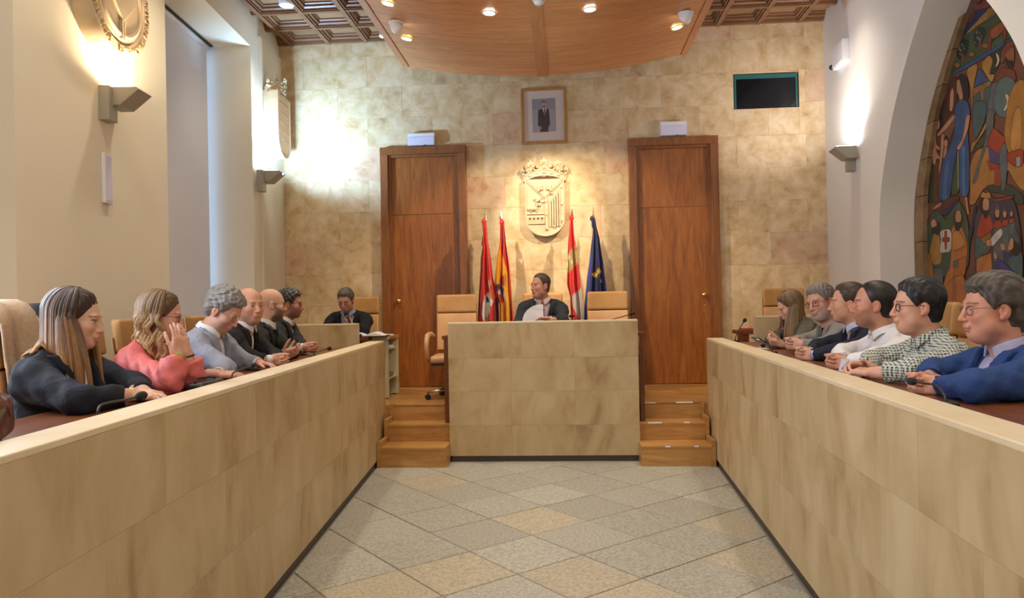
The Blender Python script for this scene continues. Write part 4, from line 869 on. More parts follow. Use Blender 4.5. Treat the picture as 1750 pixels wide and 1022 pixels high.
clerk('low sandstone front before the man speaking into the hand microphone', 'brown table of the man speaking into the hand microphone', XS-.80, XS, 1, XS-.76, XS-.13)
clerk('low sandstone front before the empty tan chair on the right', 'brown table end beside the right sandstone front', XT, XT+.80, -1, ony(1259, 565, 7.6).x, XT+.76)
# ---- open shelf cabinet at the end of the left bench
M['laminate'] = newmat('cream_laminate', (.50, .45, .28), .5)
r = thing('shelf_cabinet', 'open cream shelf cabinet with wooden top beside the left steps', 'cabinet', (-2.08, 7.74, PLAT))
part('side_panel', MB().box((-.04, -.02, .01), (.18, .005, .635)), 'laminate', r); part('side_panel', MB().box((-.04, .39, .01), (.19, .415, .635)), 'laminate', r)
part('back_panel', MB().box((-.06, -.02, .01), (-.04, .415, .635)), 'laminate', r); part('top', MB().box((-.07, -.035, .636), (.20, .43, .668)), 'oak', r, bevel=.002)
part('top_edge', MB().box((-.07, -.0365, .637), (.198, -.034, .667)), 'laminate', r)
for z in (.20, .52): part('shelf', MB().box((-.038, .006, z), (.17, .389, z+.018)), 'laminate', r)
for y in (0, .40): part('foot', MB().box((.12, y-.012, 0), (.165, y+.006, .011)), 'black', r)
tag(part('paper_stack', MB().box((-.08, -.10, 0), (.10, .09, .012)), 'paper', loc=(-2.02, 7.98, PLAT+.669)), 'thin stack of white paper on the shelf cabinet top', 'paper')
tag(part('paper_ream', MB().box((-.10, -.13, 0), (.08, .13, .02)), 'paper', loc=(-2.0, 7.93, PLAT+.539)), 'white papers on the upper shelf of the cream cabinet', 'paper')
tag(part('grey_folder', MB().box((-.10, -.13, 0), (.08, .10, .05)), newmat('grey_folder', (.22, .18, .19), .6), loc=(-2.0, 7.92, PLAT+.219)), 'grey folder on the lower shelf of the cream cabinet', 'folder')
# open book
r = thing('open_book', 'open white book lying on the speaking clerk table', 'book', (ony(628, 574, 7.72).x, 7.72, PLAT+.677)); r.rotation_euler = (0, 0, .1)
part('cover', MB().box((-.22, -.15, 0), (.22, .15, .004)), 'black', r)
for s_ in (-1, 1):
    mb = MB(); k = 8
    for i in range(k):
        u0, u1 = i/k, (i+1)/k; f_ = lambda u: .008+.04*math.sin(math.pi*min(u*1.15, 1))*(1-u*.55)
        mb.hexa([(s_*u0*.21, -.145, .004), (s_*u1*.21, -.145, .004), (s_*u1*.21, .145, .004), (s_*u0*.21, .145, .004), (s_*u0*.21, -.145, f_(u0)), (s_*u1*.21, -.145, f_(u1)), (s_*u1*.21, .145, f_(u1)), (s_*u0*.21, .145, f_(u0))])
    part('pages', mb, 'paper', r)
# ---- tan leather swivel chairs
def curved_pad(w, z0, z1, th, curve=.035, tilt=.12, y0=-.25, n=8):
    mb = MB(); vs = []; m_ = 5
    for iz in range(m_+1):
        z = z0+(z1-z0)*iz/m_
        for k in (0, 1):
            for i in range(n+1):
                u = -1+2*i/n; y = y0-(z-.47)*tilt+curve*u*u-(th if k else 0); vs.append((u*w, y, z))
    def ix(iz, k, i): return iz*2*(n+1)+k*(n+1)+i
    fs = []
    for iz in range(m_):
        for i in range(n):
            fs.append((ix(iz, 0, i), ix(iz, 0, i+1), ix(iz+1, 0, i+1), ix(iz+1, 0, i))); fs.append((ix(iz, 1, i+1), ix(iz, 1, i), ix(iz+1, 1, i), ix(iz+1, 1, i+1)))
        for i in (0, n): fs.append((ix(iz, 0, i), ix(iz, 1, i), ix(iz+1, 1, i), ix(iz+1, 0, i)))
    for iz in (0, m_):
        for i in range(n): fs.append((ix(iz, 0, i), ix(iz, 1, i), ix(iz, 1, i+1), ix(iz, 0, i+1)))
    return mb.add(vs, fs)
def make_chair():
    r = thing('swivel_chair', 'tan leather swivel chair', 'chair', (0, 0, 0))
    part('back_pad', curved_pad(.215, .50, .90, .045), 'leather_light', r, bevel=.014, seg=3); part('headrest', curved_pad(.218, .905, 1.105, .062, y0=-.243), 'leather', r, bevel=.02, seg=3)
    part('back_shell', curved_pad(.225, .48, 1.0, .012, y0=-.297), 'leather', r, bevel=.004)
    part('seat', MB().box((-.235, -.24, .39), (.235, .24, .465)), 'leather_light', r, bevel=.03, seg=4); part('seat_shell', MB().box((-.22, -.22, .365), (.22, .22, .392)), 'black', r, bevel=.008)
    for s_ in (-1, 1):
        a = part('armrest', MB().tube([(s_*.262, .13, .40), (s_*.268, .19, .46), (s_*.27, .215, .56), (s_*.27, .19, .635), (s_*.27, .12, .672), (s_*.27, 0, .68), (s_*.268, -.14, .68), (s_*.262, -.23, .665), (s_*.245, -.29, .64)], [.014, .022, .024, .026, .028, .028, .027, .024, .016], 10, flat=1.0), 'leather_light', r, smooth=True)
    part('column', MB().lathe([(.03, .12), (.03, .24), (.02, .242), (.02, .37)], 14), 'chrome', r, smooth=True)
    part('lever', MB().tube([(.0, .0, .355), (-.24, .03, .345)], .006, 6), 'chrome', r)
    hub = part('hub', MB().lathe([(.045, .075), (.05, .09), (.04, .13)], 14), 'chrome', r, smooth=True)
    for i in range(5):
        a = 2*math.pi*i/5+.3; c_, s2 = math.cos(a), math.sin(a)
        part('base_arm', MB().tube([(c_*.03, s2*.03, .105), (c_*.16, s2*.16, .095), (c_*.29, s2*.29, .078)], [.024, .02, .014], 8, flat=.8), 'chrome', r, smooth=True)
        k = MB()
        for e in (-.017, .017): k.lathe([(.026, -.009), (.03, -.006), (.03, .006), (.026, .009)], 14, (c_*.295-s2*e, s2*.295+c_*e, .03), (-s2, c_, 0))
        k.tube([(c_*.29, s2*.29, .085), (c_*.295, s2*.295, .035)], .008, 6)
        part('caster', k, 'black', r, smooth=False)
    return r
CH0 = make_chair(); CHN = [0]
def chair(loc, fx, fy, label, group=None):
    rz = math.atan2(fy, fx)-math.pi/2
    if CHN[0] == 0: CH0.location = loc; CH0.rotation_euler = (0, 0, rz); CH0['label'] = label; r = CH0
    else: r = dup(CH0, loc, rz, label)
    CHN[0] += 1; r['group'] = 'tan leather swivel chairs'; return r
chair((ony(780, 520, 7.98).x+.01, 7.72, PLAT), .05, -1, 'empty tan leather swivel chair in front of the left walnut door')
chair((ony(1038, 520, 7.98).x, 7.72, PLAT), -.02, -1, 'empty tan leather swivel chair under the blue starred flag')
chair((ony(1338, 520, 8.28).x, 8.06, PLAT), -.1, -1, 'empty tan leather swivel chair behind the low right sandstone front')
# ---- gooseneck microphones: world points from foot to head
def bez(pts, n=5):
    out = []
    P = [Vector(p) for p in pts]
    for i in range(len(P)-1):
        p0, p1, p2, p3 = P[max(i-1, 0)], P[i], P[i+1], P[min(i+2, len(P)-1)]
        for k in range(n):
            t = k/n; out.append(.5*((2*p1)+(p2-p0)*t+(2*p0-5*p1+4*p2-p3)*t*t+(3*p1-p0-3*p2+p3)*t**3))
    return out+[P[-1]]
def mic(label, pts, zt, head=.014, bw=.034):
    p0 = Vector(pts[0]); b = Vector((p0.x, p0.y, zt)); r = thing('gooseneck_microphone', label, 'microphone', b, group='gooseneck microphones')
    part('base', MB().box((-bw, -bw, .001), (bw, bw, .022)), 'black', r, bevel=.006); q = [Vector((0, 0, .018))]+[Vector(p)-b for p in pts]
    part('stem', MB().tube(bez(q), .0045, 8), 'black', r, smooth=True)
    d = (q[-1]-q[-2]).normalized(); part('windscreen', MB().lathe([(.006, -.035), (head*.85, -.028), (head, -.01), (head, .008), (head*.7, .022), (.002, .027)], 14, q[-1], d), 'foam', r, smooth=True)
B2 = lambda o, *xy: [bl(xy[i], xy[i+1], o) for i in range(0, len(xy), 2)]
mic('bent gooseneck microphone in front of the woman in the dark navy blazer', B2(.20, 168, 700, 178, 690, 215, 683, 243, 676), TZL, .017)
mic('gooseneck microphone by the hands of the man in the light grey jacket', B2(.20, 396, 644, 399, 637, 412, 631, 434, 624), TZL, .013)
mic('gooseneck microphone at the far end of the left table', B2(.24, 538, 603, 545, 601, 554, 598, 563, 595.5), TZL, .017)
mic('tall gooseneck microphone at the far end of the right table', B2(.22, 1256, 583, 1258, 574, 1263, 563, 1273, 547), TZR, .016)
mic('gooseneck microphone below the phone held by the long haired woman', B2(.21, 1319, 596, 1317, 590, 1312, 589, 1304, 590.5), TZR, .017)
mic('curved gooseneck microphone by the clasped hands of the man in the bright blue jacket', B2(.20, 1616, 684, 1613, 674, 1600, 659, 1579, 655, 1557, 651.5), TZR, .015)
mic('gooseneck microphone on the right of the president table', [ony(x, y, 7.2) for x, y in ((1040, 549), (1050, 545), (1064, 541), (1081, 536))], PLAT+.69, .013)
mic('gooseneck microphone beside the president arm', [ony(x, y, 7.2) for x, y in ((955, 548), (965, 543), (972, 540.5), (978, 540))], PLAT+.69, .013)
mic('small gooseneck microphone at the clerk table beside the open book', [ony(x, y, 7.56) for x, y in ((606, 588), (607, 582), (610, 576), (614, 574))], PLAT+.675, .016, .03)
# ---- things on the tables and chairs
def drape(name, label, mat, loc, fx, fy, w, zf, zb, ztop, th=.075, amp=.014, seed=0, cat='coat', lean=.12):
    """coat hung over a chair back: inverted U sheet with folds; local frame as the chair"""
    r = thing(name, label, cat, loc, math.atan2(fy, fx)-math.pi/2); rnd = random.Random(seed); ph = [rnd.uniform(0, 6) for _ in range(6)]
    nu, nv = 34, 40; vs = []
    prof = []
    for i in range(nv):
        v = i/(nv-1)
        if v < .42: z = zf+(ztop-zf)*v/.42; y = th
        elif v < .58: a = (v-.42)/.16*math.pi; z = ztop+th*math.sin(a)*.9; y = th*math.cos(a)
        else: z = ztop-(ztop-zb)*(v-.58)/.42; y = -th
        prof.append((y, z))
    for i, (y, z) in enumerate(prof):
        v = i/(nv-1)
        for j in range(nu):
            u = -1+2*j/(nu-1); droop = -.05*abs(u)**3*(1 if .3 < v < .7 else .4)
            f_ = amp*(math.sin(5.5*u+ph[0]+2*v)+.6*math.sin(11*u+ph[1]-3*v)+.5*math.sin(9*v+ph[2]+2*u))
            ww = w*(1-.06*math.sin(6*v+ph[3])); yy = y+(f_ if y >= 0 else -f_)+(.03*u*u)-.272-(z-.47)*lean
            vs.append((u*ww, yy, z+droop+.4*f_))
    fs = [(i*nu+j, i*nu+j+1, (i+1)*nu+j+1, (i+1)*nu+j) for i in range(nv-1) for j in range(nu-1)]
    mb = MB().add(vs, fs); o = part('drape', mb, mat, r, smooth=True); so = o.modifiers.new('thickness', 'SOLIDIFY'); so.thickness = .012
    return r
M['black_cloth'] = noise_mat('black_cloth', [(.3, (.008, .008, .010)), (.7, (.014, .014, .018))], nscale=80, rough=.9)
M['beige_cloth'] = noise_mat('beige_cloth', [(.3, (.42, .29, .19)), (.7, (.52, .38, .26))], nscale=60, rough=.85, bump=.1, bscale=200, dist=.001)
M['brown_leather'] = noise_mat('brown_glossy_leather', [(.3, (.055, .014, .009)), (.7, (.10, .028, .017))], nscale=9, rough=.22, bump=.25, bscale=22, dist=.006)
# ================================================================== PEOPLE: implicit surfaces meshed with surface nets
f32 = np.float32
def V3(*a): return np.array(a if len(a) > 1 else a[0], float)
def unit(v): v = np.asarray(v, float); return v/np.linalg.norm(v)
def d_cap(q, a, b, r1, r2):
    a = V3(a); b = V3(b); ba = b-a; L2 = float(ba@ba)+1e-9
    x, y, z = q[0]-f32(a[0]), q[1]-f32(a[1]), q[2]-f32(a[2])
    t = np.clip((x*f32(ba[0])+y*f32(ba[1])+z*f32(ba[2]))*f32(1/L2), 0, 1)
    x = x-t*f32(ba[0]); y = y-t*f32(ba[1]); z = z-t*f32(ba[2])
    return np.sqrt(x*x+y*y+z*z)-(f32(r1)+f32(r2-r1)*t)
def d_ell(q, c, r):
    x, y, z = (q[0]-f32(c[0]))/f32(r[0]), (q[1]-f32(c[1]))/f32(r[1]), (q[2]-f32(c[2]))/f32(r[2])
    k0 = np.sqrt(x*x+y*y+z*z); k1 = np.sqrt((x/f32(r[0]))**2+(y/f32(r[1]))**2+(z/f32(r[2]))**2)+f32(1e-4)
    return k0*(k0-1)/k1
def d_box(q, c, h, rd):
    x, y, z = np.abs(q[0]-f32(c[0]))-f32(h[0]-rd), np.abs(q[1]-f32(c[1]))-f32(h[1]-rd), np.abs(q[2]-f32(c[2]))-f32(h[2]-rd)
    return np.sqrt(np.maximum(x, 0)**2+np.maximum(y, 0)**2+np.maximum(z, 0)**2)+np.minimum(np.maximum(x, np.maximum(y, z)), 0)-f32(rd)
def smin(a, b, k):
    if k <= 0: return np.minimum(a, b)
    h = np.clip(.5+.5*(b-a)*f32(1/k), 0, 1); return b+(a-b)*h-f32(k)*h*(1-h)
PR = {'cap': d_cap, 'ell': d_ell, 'box': d_box}
def run(d, q, prims):
    for p in prims:
        if p[0] == 'fn': d = p[1](q, d)
        elif p[0][0] == '-': d = -smin(-d, PR[p[0][1:]](q, *p[2:]), p[1])
        else: d = smin(d, PR[p[0]](q, *p[2:]), p[1])
    return d
# a group = (R, o, lo, hi, prims): prims live in the frame with columns R and origin o, lo/hi bound them there
def to_frame(P, R, o):
    x, y, z = P[0]-f32(o[0]), P[1]-f32(o[1]), P[2]-f32(o[2]); R = np.asarray(R, f32)
    return [x*R[0, i]+y*R[1, i]+z*R[2, i] for i in range(3)]
def eval_pts(groups, pts):
    P = [pts[:, i].astype(f32) for i in range(3)]; d = np.full(len(pts), .5, f32)
    for R, o, lo, hi, pr in groups: d = run(d, to_frame(P, R, o), pr)
    return d
def axis(lo, hi, base, fine):
    out = [lo]
    while out[-1] < hi:
        s = base
        for a, b, st in fine:
            if a-base*.5 <= out[-1] <= b: s = min(s, st)
        out.append(out[-1]+s)
    return np.array(out, f32)
def grid_sdf(ax, groups):
    d = np.full([len(a) for a in ax], .5, f32)
    for R, o, lo, hi, pr in groups:
        c = np.array([[(lo, hi)[i >> k & 1][k] for k in range(3)] for i in range(8)])@np.asarray(R).T+np.asarray(o)
        a, b = c.min(0), c.max(0); sl = []
        for k in range(3):
            i0 = max(np.searchsorted(ax[k], a[k])-1, 0); i1 = min(np.searchsorted(ax[k], b[k])+1, len(ax[k])); sl.append(slice(i0, max(i1, i0)))
        if min(s.stop-s.start for s in sl) < 2: continue
        P = np.meshgrid(*[ax[k][sl[k]] for k in range(3)], indexing='ij')
        d[tuple(sl)] = run(d[tuple(sl)], to_frame(P, R, o), pr)
    return d
def nets(ax, d):
    d[0] = d[-1] = .5; d[:, 0] = d[:, -1] = .5; d[:, :, 0] = d[:, :, -1] = .5
    s = d < 0; n = [x-1 for x in d.shape]
    cnt = np.zeros(n, np.uint8)
    for i in range(8): a, b, c = i & 1, i >> 1 & 1, i >> 2 & 1; cnt += s[a:a+n[0], b:b+n[1], c:c+n[2]]
    act = np.argwhere((cnt > 0) & (cnt < 8)); vid = np.full(n, -1, np.int32); vid[tuple(act.T)] = np.arange(len(act))
    acc = np.zeros((len(act), 3)); k = np.zeros(len(act)); I, J, K = act.T
    for e in range(3):
        for u in (0, 1):
            for v in (0, 1):
                o0 = [0, 0, 0]; o0[(e+1) % 3] = u; o0[(e+2) % 3] = v; o1 = list(o0); o1[e] = 1
                v0 = d[I+o0[0], J+o0[1], K+o0[2]]; v1 = d[I+o1[0], J+o1[1], K+o1[2]]; m_ = (v0 < 0) != (v1 < 0)
                t = np.where(m_, v0/np.where(m_, v0-v1, 1), 0)
                for x in range(3):
                    c0 = ax[x][(I, J, K)[x]+o0[x]]; c1 = ax[x][(I, J, K)[x]+o1[x]]; acc[:, x] += np.where(m_, c0+(c1-c0)*t, 0)
                k += m_
    verts = acc/np.maximum(k, 1)[:, None]; quads = []
    for e in range(3):
        a = np.moveaxis(s, e, 0); m_ = a[:-1] != a[1:]; g = np.argwhere(m_[:, 1:-1, 1:-1])
        if not len(g): continue
        i, j, l = g[:, 0], g[:, 1]+1, g[:, 2]+1; w = np.moveaxis(vid, e, 0)
        q = np.stack([w[i, j-1, l-1], w[i, j, l-1], w[i, j, l], w[i, j-1, l]], 1); fl = a[i, j, l]
        fl = ~fl if e == 1 else fl; q = np.where(fl[:, None], q, q[:, ::-1]); quads.append(q)
    q = np.concatenate(quads); q = q[(q >= 0).all(1)]
    return verts, q
def np_mesh(name, verts, quads, mat, parent, cols=None, smooth=True):
    me = bpy.data.meshes.new(name); nv, nf = len(verts), len(quads); k = quads.shape[1]
    me.vertices.add(nv); me.vertices.foreach_set('co', np.ascontiguousarray(verts, f32).ravel())
    me.loops.add(nf*k); me.loops.foreach_set('vertex_index', np.ascontiguousarray(quads, np.int32).ravel())
    me.polygons.add(nf); me.polygons.foreach_set('loop_start', np.arange(0, nf*k, k, dtype=np.int32)); me.polygons.foreach_set('loop_total', np.full(nf, k, np.int32))
    me.update(); me.validate()
    me.polygons.foreach_set('use_smooth', np.ones(len(me.polygons), bool))
    me.materials.append(M[mat] if isinstance(mat, str) else mat)
    if cols is not None:
        a = me.color_attributes.new('Col', 'FLOAT_COLOR', 'POINT'); c4 = np.ones((nv, 4), f32); c4[:, :3] = cols; a.data.foreach_set('color', c4.ravel())
    return link(name, me, parent)
def surf(name, groups, ax, mat, parent, colf=None):
    v, q = nets(ax, grid_sdf(ax, groups)); return np_mesh(name, v, q, mat, parent, None if colf is None else colf(v))
# ---- materials driven by the 'Col' attribute
def attr_mat(name, rough, sss=0, bump=0, bscale=80, stretch=(1, 1, 1), spec=.5, var=.25):
    m = newmat(name, (.6, .4, .3), rough, spec=spec); nt = m.node_tree; b = nt.nodes['Principled BSDF']
    at = N(nt, 'ShaderNodeAttribute'); at.attribute_name = 'Col'; tc = N(nt, 'ShaderNodeTexCoord'); mp = N(nt, 'ShaderNodeMapping'); mp.inputs['Scale'].default_value = stretch
    nz = N(nt, 'ShaderNodeTexNoise'); nz.inputs['Scale'].default_value = bscale; nz.inputs['Detail'].default_value = 3
    nt.links.new(tc.outputs['Object'], mp.inputs[0]); nt.links.new(mp.outputs[0], nz.inputs['Vector'])
    hs = N(nt, 'ShaderNodeHueSaturation'); ma = N(nt, 'ShaderNodeMath', operation='MULTIPLY_ADD'); ma.inputs[1].default_value = var*2; ma.inputs[2].default_value = 1-var
    nt.links.new(nz.outputs['Fac'], ma.inputs[0]); nt.links.new(ma.outputs[0], hs.inputs['Value']); nt.links.new(at.outputs['Color'], hs.inputs['Color']); nt.links.new(hs.outputs[0], b.inputs['Base Color'])
    if sss: b.inputs['Subsurface Weight'].default_value = sss; b.inputs['Subsurface Radius'].default_value = (.008, .003, .0015); b.inputs['Subsurface Scale'].default_value = 1
    if bump:
        bp = N(nt, 'ShaderNodeBump'); bp.inputs['Strength'].default_value = bump; bp.inputs['Distance'].default_value = .003; nt.links.new(nz.outputs['Fac'], bp.inputs['Height']); nt.links.new(bp.outputs[0], b.inputs['Normal'])
    return m
M['skin'] = attr_mat('skin', .48, .0, .06, 120, var=.08, spec=.4)
M['hair'] = attr_mat('hair', .42, 0, .55, 60, (4, 1, 1), .35, .5)
M['hair_long'] = attr_mat('hair_long', .38, 0, .5, 90, (3, 3, .35), .4, .45)
def fabric(name, c, rough=.85, var=.12, weave=300, fold=.5):
    m = noise_mat(name, [(.3, tuple(v*(1-var) for v in c)), (.7, tuple(v*(1+var) for v in c))], nscale=weave, detail=2, rough=rough, spec=.25)
    nt = m.node_tree; b = nt.nodes['Principled BSDF']; tc = N(nt, 'ShaderNodeTexCoord'); nz = N(nt, 'ShaderNodeTexNoise'); nz.inputs['Scale'].default_value = 9; nz.inputs['Detail'].default_value = 3; nz.inputs['Distortion'].default_value = 1.5
    bp = N(nt, 'ShaderNodeBump'); bp.inputs['Strength'].default_value = fold; bp.inputs['Distance'].default_value = .02; nt.links.new(tc.outputs['Object'], nz.inputs['Vector']); nt.links.new(nz.outputs['Fac'], bp.inputs['Height']); nt.links.new(bp.outputs[0], b.inputs['Normal'])
    b.inputs['Sheen Weight'].default_value = .0
    return m
def check_fabric(name):
    m = fabric(name, (.3, .3, .3)); nt = m.node_tree; b = nt.nodes['Principled BSDF']; tc = N(nt, 'ShaderNodeTexCoord'); sep = N(nt, 'ShaderNodeSeparateXYZ'); nt.links.new(tc.outputs['Object'], sep.inputs[0]); outs = []
    for k in (0, 1, 2):
        mu = N(nt, 'ShaderNodeMath', operation='MULTIPLY'); mu.inputs[1].default_value = 520 if k != 1 else 430; nt.links.new(sep.outputs[k], mu.inputs[0])
        si = N(nt, 'ShaderNodeMath', operation='SINE'); nt.links.new(mu.outputs[0], si.inputs[0]); gt = N(nt, 'ShaderNodeMath', operation='GREATER_THAN'); gt.inputs[1].default_value = .0; nt.links.new(si.outputs[0], gt.inputs[0]); outs.append(gt.outputs[0])
    a1 = N(nt, 'ShaderNodeMath', operation='ADD'); a2 = N(nt, 'ShaderNodeMath', operation='ADD'); nt.links.new(outs[0], a1.inputs[0]); nt.links.new(outs[1], a1.inputs[1]); nt.links.new(a1.outputs[0], a2.inputs[0]); nt.links.new(outs[2], a2.inputs[1])
    dv = N(nt, 'ShaderNodeMath', operation='DIVIDE'); dv.inputs[1].default_value = 3; nt.links.new(a2.outputs[0], dv.inputs[0])
    r = ramp(nt, [(.0, (.52, .53, .48)), (.4, (.20, .21, .19)), (.75, (.05, .055, .055)), (1, (.02, .02, .025))]); r.color_ramp.interpolation = 'CONSTANT'; nt.links.new(dv.outputs[0], r.inputs[0]); nt.links.new(r.outputs[0], b.inputs['Base Color'])
    return m
M['eye_white'] = newmat('eye_white', (.62, .58, .55), .2); M['iris'] = newmat('iris', (.03, .018, .012), .12)
LG = bpy.data.materials.new('lens'); LG.use_nodes = True; nt = LG.node_tree; nt.nodes.remove(nt.nodes['Principled BSDF']); t_ = N(nt, 'ShaderNodeBsdfTransparent'); g_ = N(nt, 'ShaderNodeBsdfGlossy'); g_.inputs['Roughness'].default_value = .03; mx = N(nt, 'ShaderNodeMixShader'); mx.inputs[0].default_value = .05
nt.links.new(t_.outputs[0], mx.inputs[1]); nt.links.new(g_.outputs[0], mx.inputs[2]); nt.links.new(mx.outputs[0], nt.nodes['Material Output'].inputs[0]); M['lens'] = LG
def rotm(yaw, pitch, roll): return np.array(Matrix.Rotation(math.radians(yaw), 3, 'Z') @ Matrix.Rotation(math.radians(-pitch), 3, 'X') @ Matrix.Rotation(math.radians(roll), 3, 'Y'))
I3 = np.eye(3)
def hand_group(w, f, n, side, curl=(25, 30, 20), spread=.0, thumb=(.55, .75, .35), sc=1.0, tcurl=20, fc=None):
    """w wrist, f finger direction, n palm normal; hand frame: x = thumb side, y = fingers, z = -n (back of the hand)"""
    f = unit(f); n = np.asarray(n, float); n = unit(n-f*(n@f)); s_ = np.cross(f, n) if side > 0 else np.cross(n, f)
    R = np.stack([s_, f, -n], 1); pr = [('cap', .0, (0, -.05, 0), (0, .012, 0), .0265*sc, .027*sc), ('box', .014, (0, .052*sc, 0), (.041*sc, .046*sc, .0145*sc), .0125*sc), ('ell', .012, (.022*sc, .03*sc, -.010*sc), (.019*sc, .03*sc, .015*sc))]
    roots = [(.031, .093), (.0105, .098), (-.0105, .094), (-.030, .085)]; Ls = [.072, .080, .074, .058]; rr = [.0088, .0090, .0086, .0078]
    for i in range(4):
        p = V3(roots[i][0], roots[i][1], 0)*sc; a = 0; ax_ = spread*(1.5-i); cu_ = fc[i] if fc else curl
        for j, fr in enumerate((.44, .31, .25)):
            a += math.radians(cu_[j]); dd = V3(math.sin(ax_)*math.cos(a), math.cos(ax_)*math.cos(a), -math.sin(a)); e = p+dd*Ls[i]*fr*sc
            r1 = rr[i]*sc*(1-.10*j); pr.append(('cap', .0035 if j else .006, p, e, r1, r1*.92)); p = e
    p = V3(.028, .022, -.004)*sc; dd = unit(V3(thumb[1], thumb[0], -thumb[2]))
    for j, L in enumerate((.046, .034, .028)):
        e = p+dd*L*sc; pr.append(('cap', .006 if j == 0 else .0035, p, e, (.0135, .0105, .0095)[j]*sc, (.0105, .0095, .008)[j]*sc)); p = e
        b_ = math.radians(tcurl); dd = unit(dd*math.cos(b_)+V3(-.6, .55, -.35)*math.sin(b_))
    # joins smoothly to what is there already
    return (R, w, (-.13, -.09, -.13), (.13, .22, .10), pr)
def head_prims(P):
    fat, wd = P.get('fat', 0), P.get('wide', 1); ol = P.get('eye_open', .0042); nl = P.get('nose', 1.0); sm = P.get('smile', 0)
    pr = [('ell', 0, (0, -.016, .034), (.0745*wd, .097, .084)), ('ell', .03, (0, .028, -.035), (.0595*wd+.004*fat, .060, .084)), ('ell', .03, (0, .060, -.094), (.030+.006*fat, .027, .023)),
          ('ell', .03, (0, .012, -.075), (.055+.010*fat, .052, .038)), ('cap', .018, (-.034, .077, .020), (.034, .077, .020), .0105, .0105)]
    for s_ in (-1, 1):
        pr += [('ell', .025, (s_*.040*wd, .055, -.026), (.024, .024, .020)), ('ell', .025, (s_*.046*wd, .035, -.062), (.016+.012*fat, .025, .024+.006*fat)), ('-ell', .012, (s_*.0315, .095, .003), (.019, .016, .0115)), ('ell', .004, (s_*.0315, .0705, .002), (.0150, .0145, .0125)), ('-ell', .002, (s_*.0315, .087, .0005), (.0130, .012, ol))]
    pr += [('cap', .010, (0, .084, .010), (0, .106*nl, -.034), .0075, .0115), ('ell', .007, (.0115, .094, -.0375), (.0085, .010, .0075)), ('ell', .007, (-.0115, .094, -.0375), (.0085, .010, .0075)),
           ('ell', .008, (0, .083, -.058), (.026, .016, .016)), ('ell', .005, (0, .0915, -.0655), (.022+.004*sm, .0085, .0055)), ('ell', .005, (0, .0895, -.0765), (.020+.003*sm, .0085, .0065)), ('-ell', .003, (0, .102, -.0705), (.024+.005*sm, .0085, .0018+.0015*sm)),
           ('-ell', .012, (0, .098, -.086), (.016, .008, .005))]
    for s_ in (-1, 1): pr += [('ell', .006, (s_*.0765*wd, -.014, -.010), (.0095, .0195, .0315)), ('-ell', .004, (s_*.087*wd, -.006, -.006), (.007, .010, .018)), ('ell', .004, (s_*.0765*wd, -.004, -.034), (.008, .009, .010))]
    if fat > 0: pr.append(('ell', .03, (0, .030, -.108), (.042, .036, .022)))
    return pr
def skin_cols(P, hR, hc, hs):
    base = np.array(srgb(P['skin'])); beard = P.get('beard'); bcol = np.array(srgb(P.get('beard_col', (60, 48, 42)))); brow = np.array(srgb(P.get('brow', (60, 44, 36))))
    def f(v):
        q = (v-hc)@hR/hs; x, y, z = q.T; n = len(v); c = np.tile(base, (n, 1)); ax_ = np.abs(x)
        def mix(m_, col, a): mm = (np.clip(m_, 0, 1)*a)[:, None]; c[:] = c*(1-mm)+np.asarray(col)*mm
        hd = (y > -.03) & (z > -.14) & (z < .14) & (ax_ < .1)
        mix(hd*np.exp(-((ax_-.043)/.02)**2-((z+.03)/.022)**2)*(y > .03), base*np.array([1.02, .72, .66]), .55)
        mix(hd*np.exp(-(x/.018)**2-((z+.034)/.018)**2)*(y > .085), base*np.array([1.02, .75, .70]), .5)
        mix(np.exp(-((ax_-.078)/.012)**2-((z+.01)/.03)**2)*(np.abs(y+.012) < .03), base*np.array([1.02, .70, .62]), .5)
        lip = ((x/.025)**2+((z+.071)/.0105)**2 < 1) & (y > .08); mix(lip.astype(float), base*np.array([.86, .50, .48]), P.get('lip', .55))
        br = (np.abs(z-.0225-.004*np.sin(ax_*60)) < .0036) & (ax_ > .012) & (ax_ < .050) & (y > .05); mix(br.astype(float), brow, .7)
        if P.get('lashes'): mix(((np.abs(z-.0085) < .0035) & (np.abs(ax_-.0315) < .016) & (y > .06)).astype(float), (.03, .02, .016), .8)
        mix(hd*np.exp(-((ax_-.0315)/.02)**2-((z+.012)/.007)**2)*(y > .05), base*np.array([.72, .58, .56]), .5)
        if beard:
            jaw = np.clip((-.014-.50*y-z+.012*np.clip((ax_-.03)/.03, 0, 1))/.012, 0, 1)*np.clip((y-.002)/.022+np.clip((-.075-z)/.03, 0, 1), 0, 1)*(z > -.14); side = np.clip(1-np.abs(y-.012)/.012, 0, 1)*(ax_ > .052)*np.clip((.008-z)/.012, 0, 1)*np.clip((z+.05)/.01, 0, 1)*.7
            mous = np.clip((.011-np.abs(z+.0545))/.004, 0, 1)*np.clip((.040-ax_)/.006, 0, 1)*(y > .065); m_ = np.maximum(np.maximum(jaw, side), mous)*(~lip); mix(m_, bcol, beard)
        return c
    return f
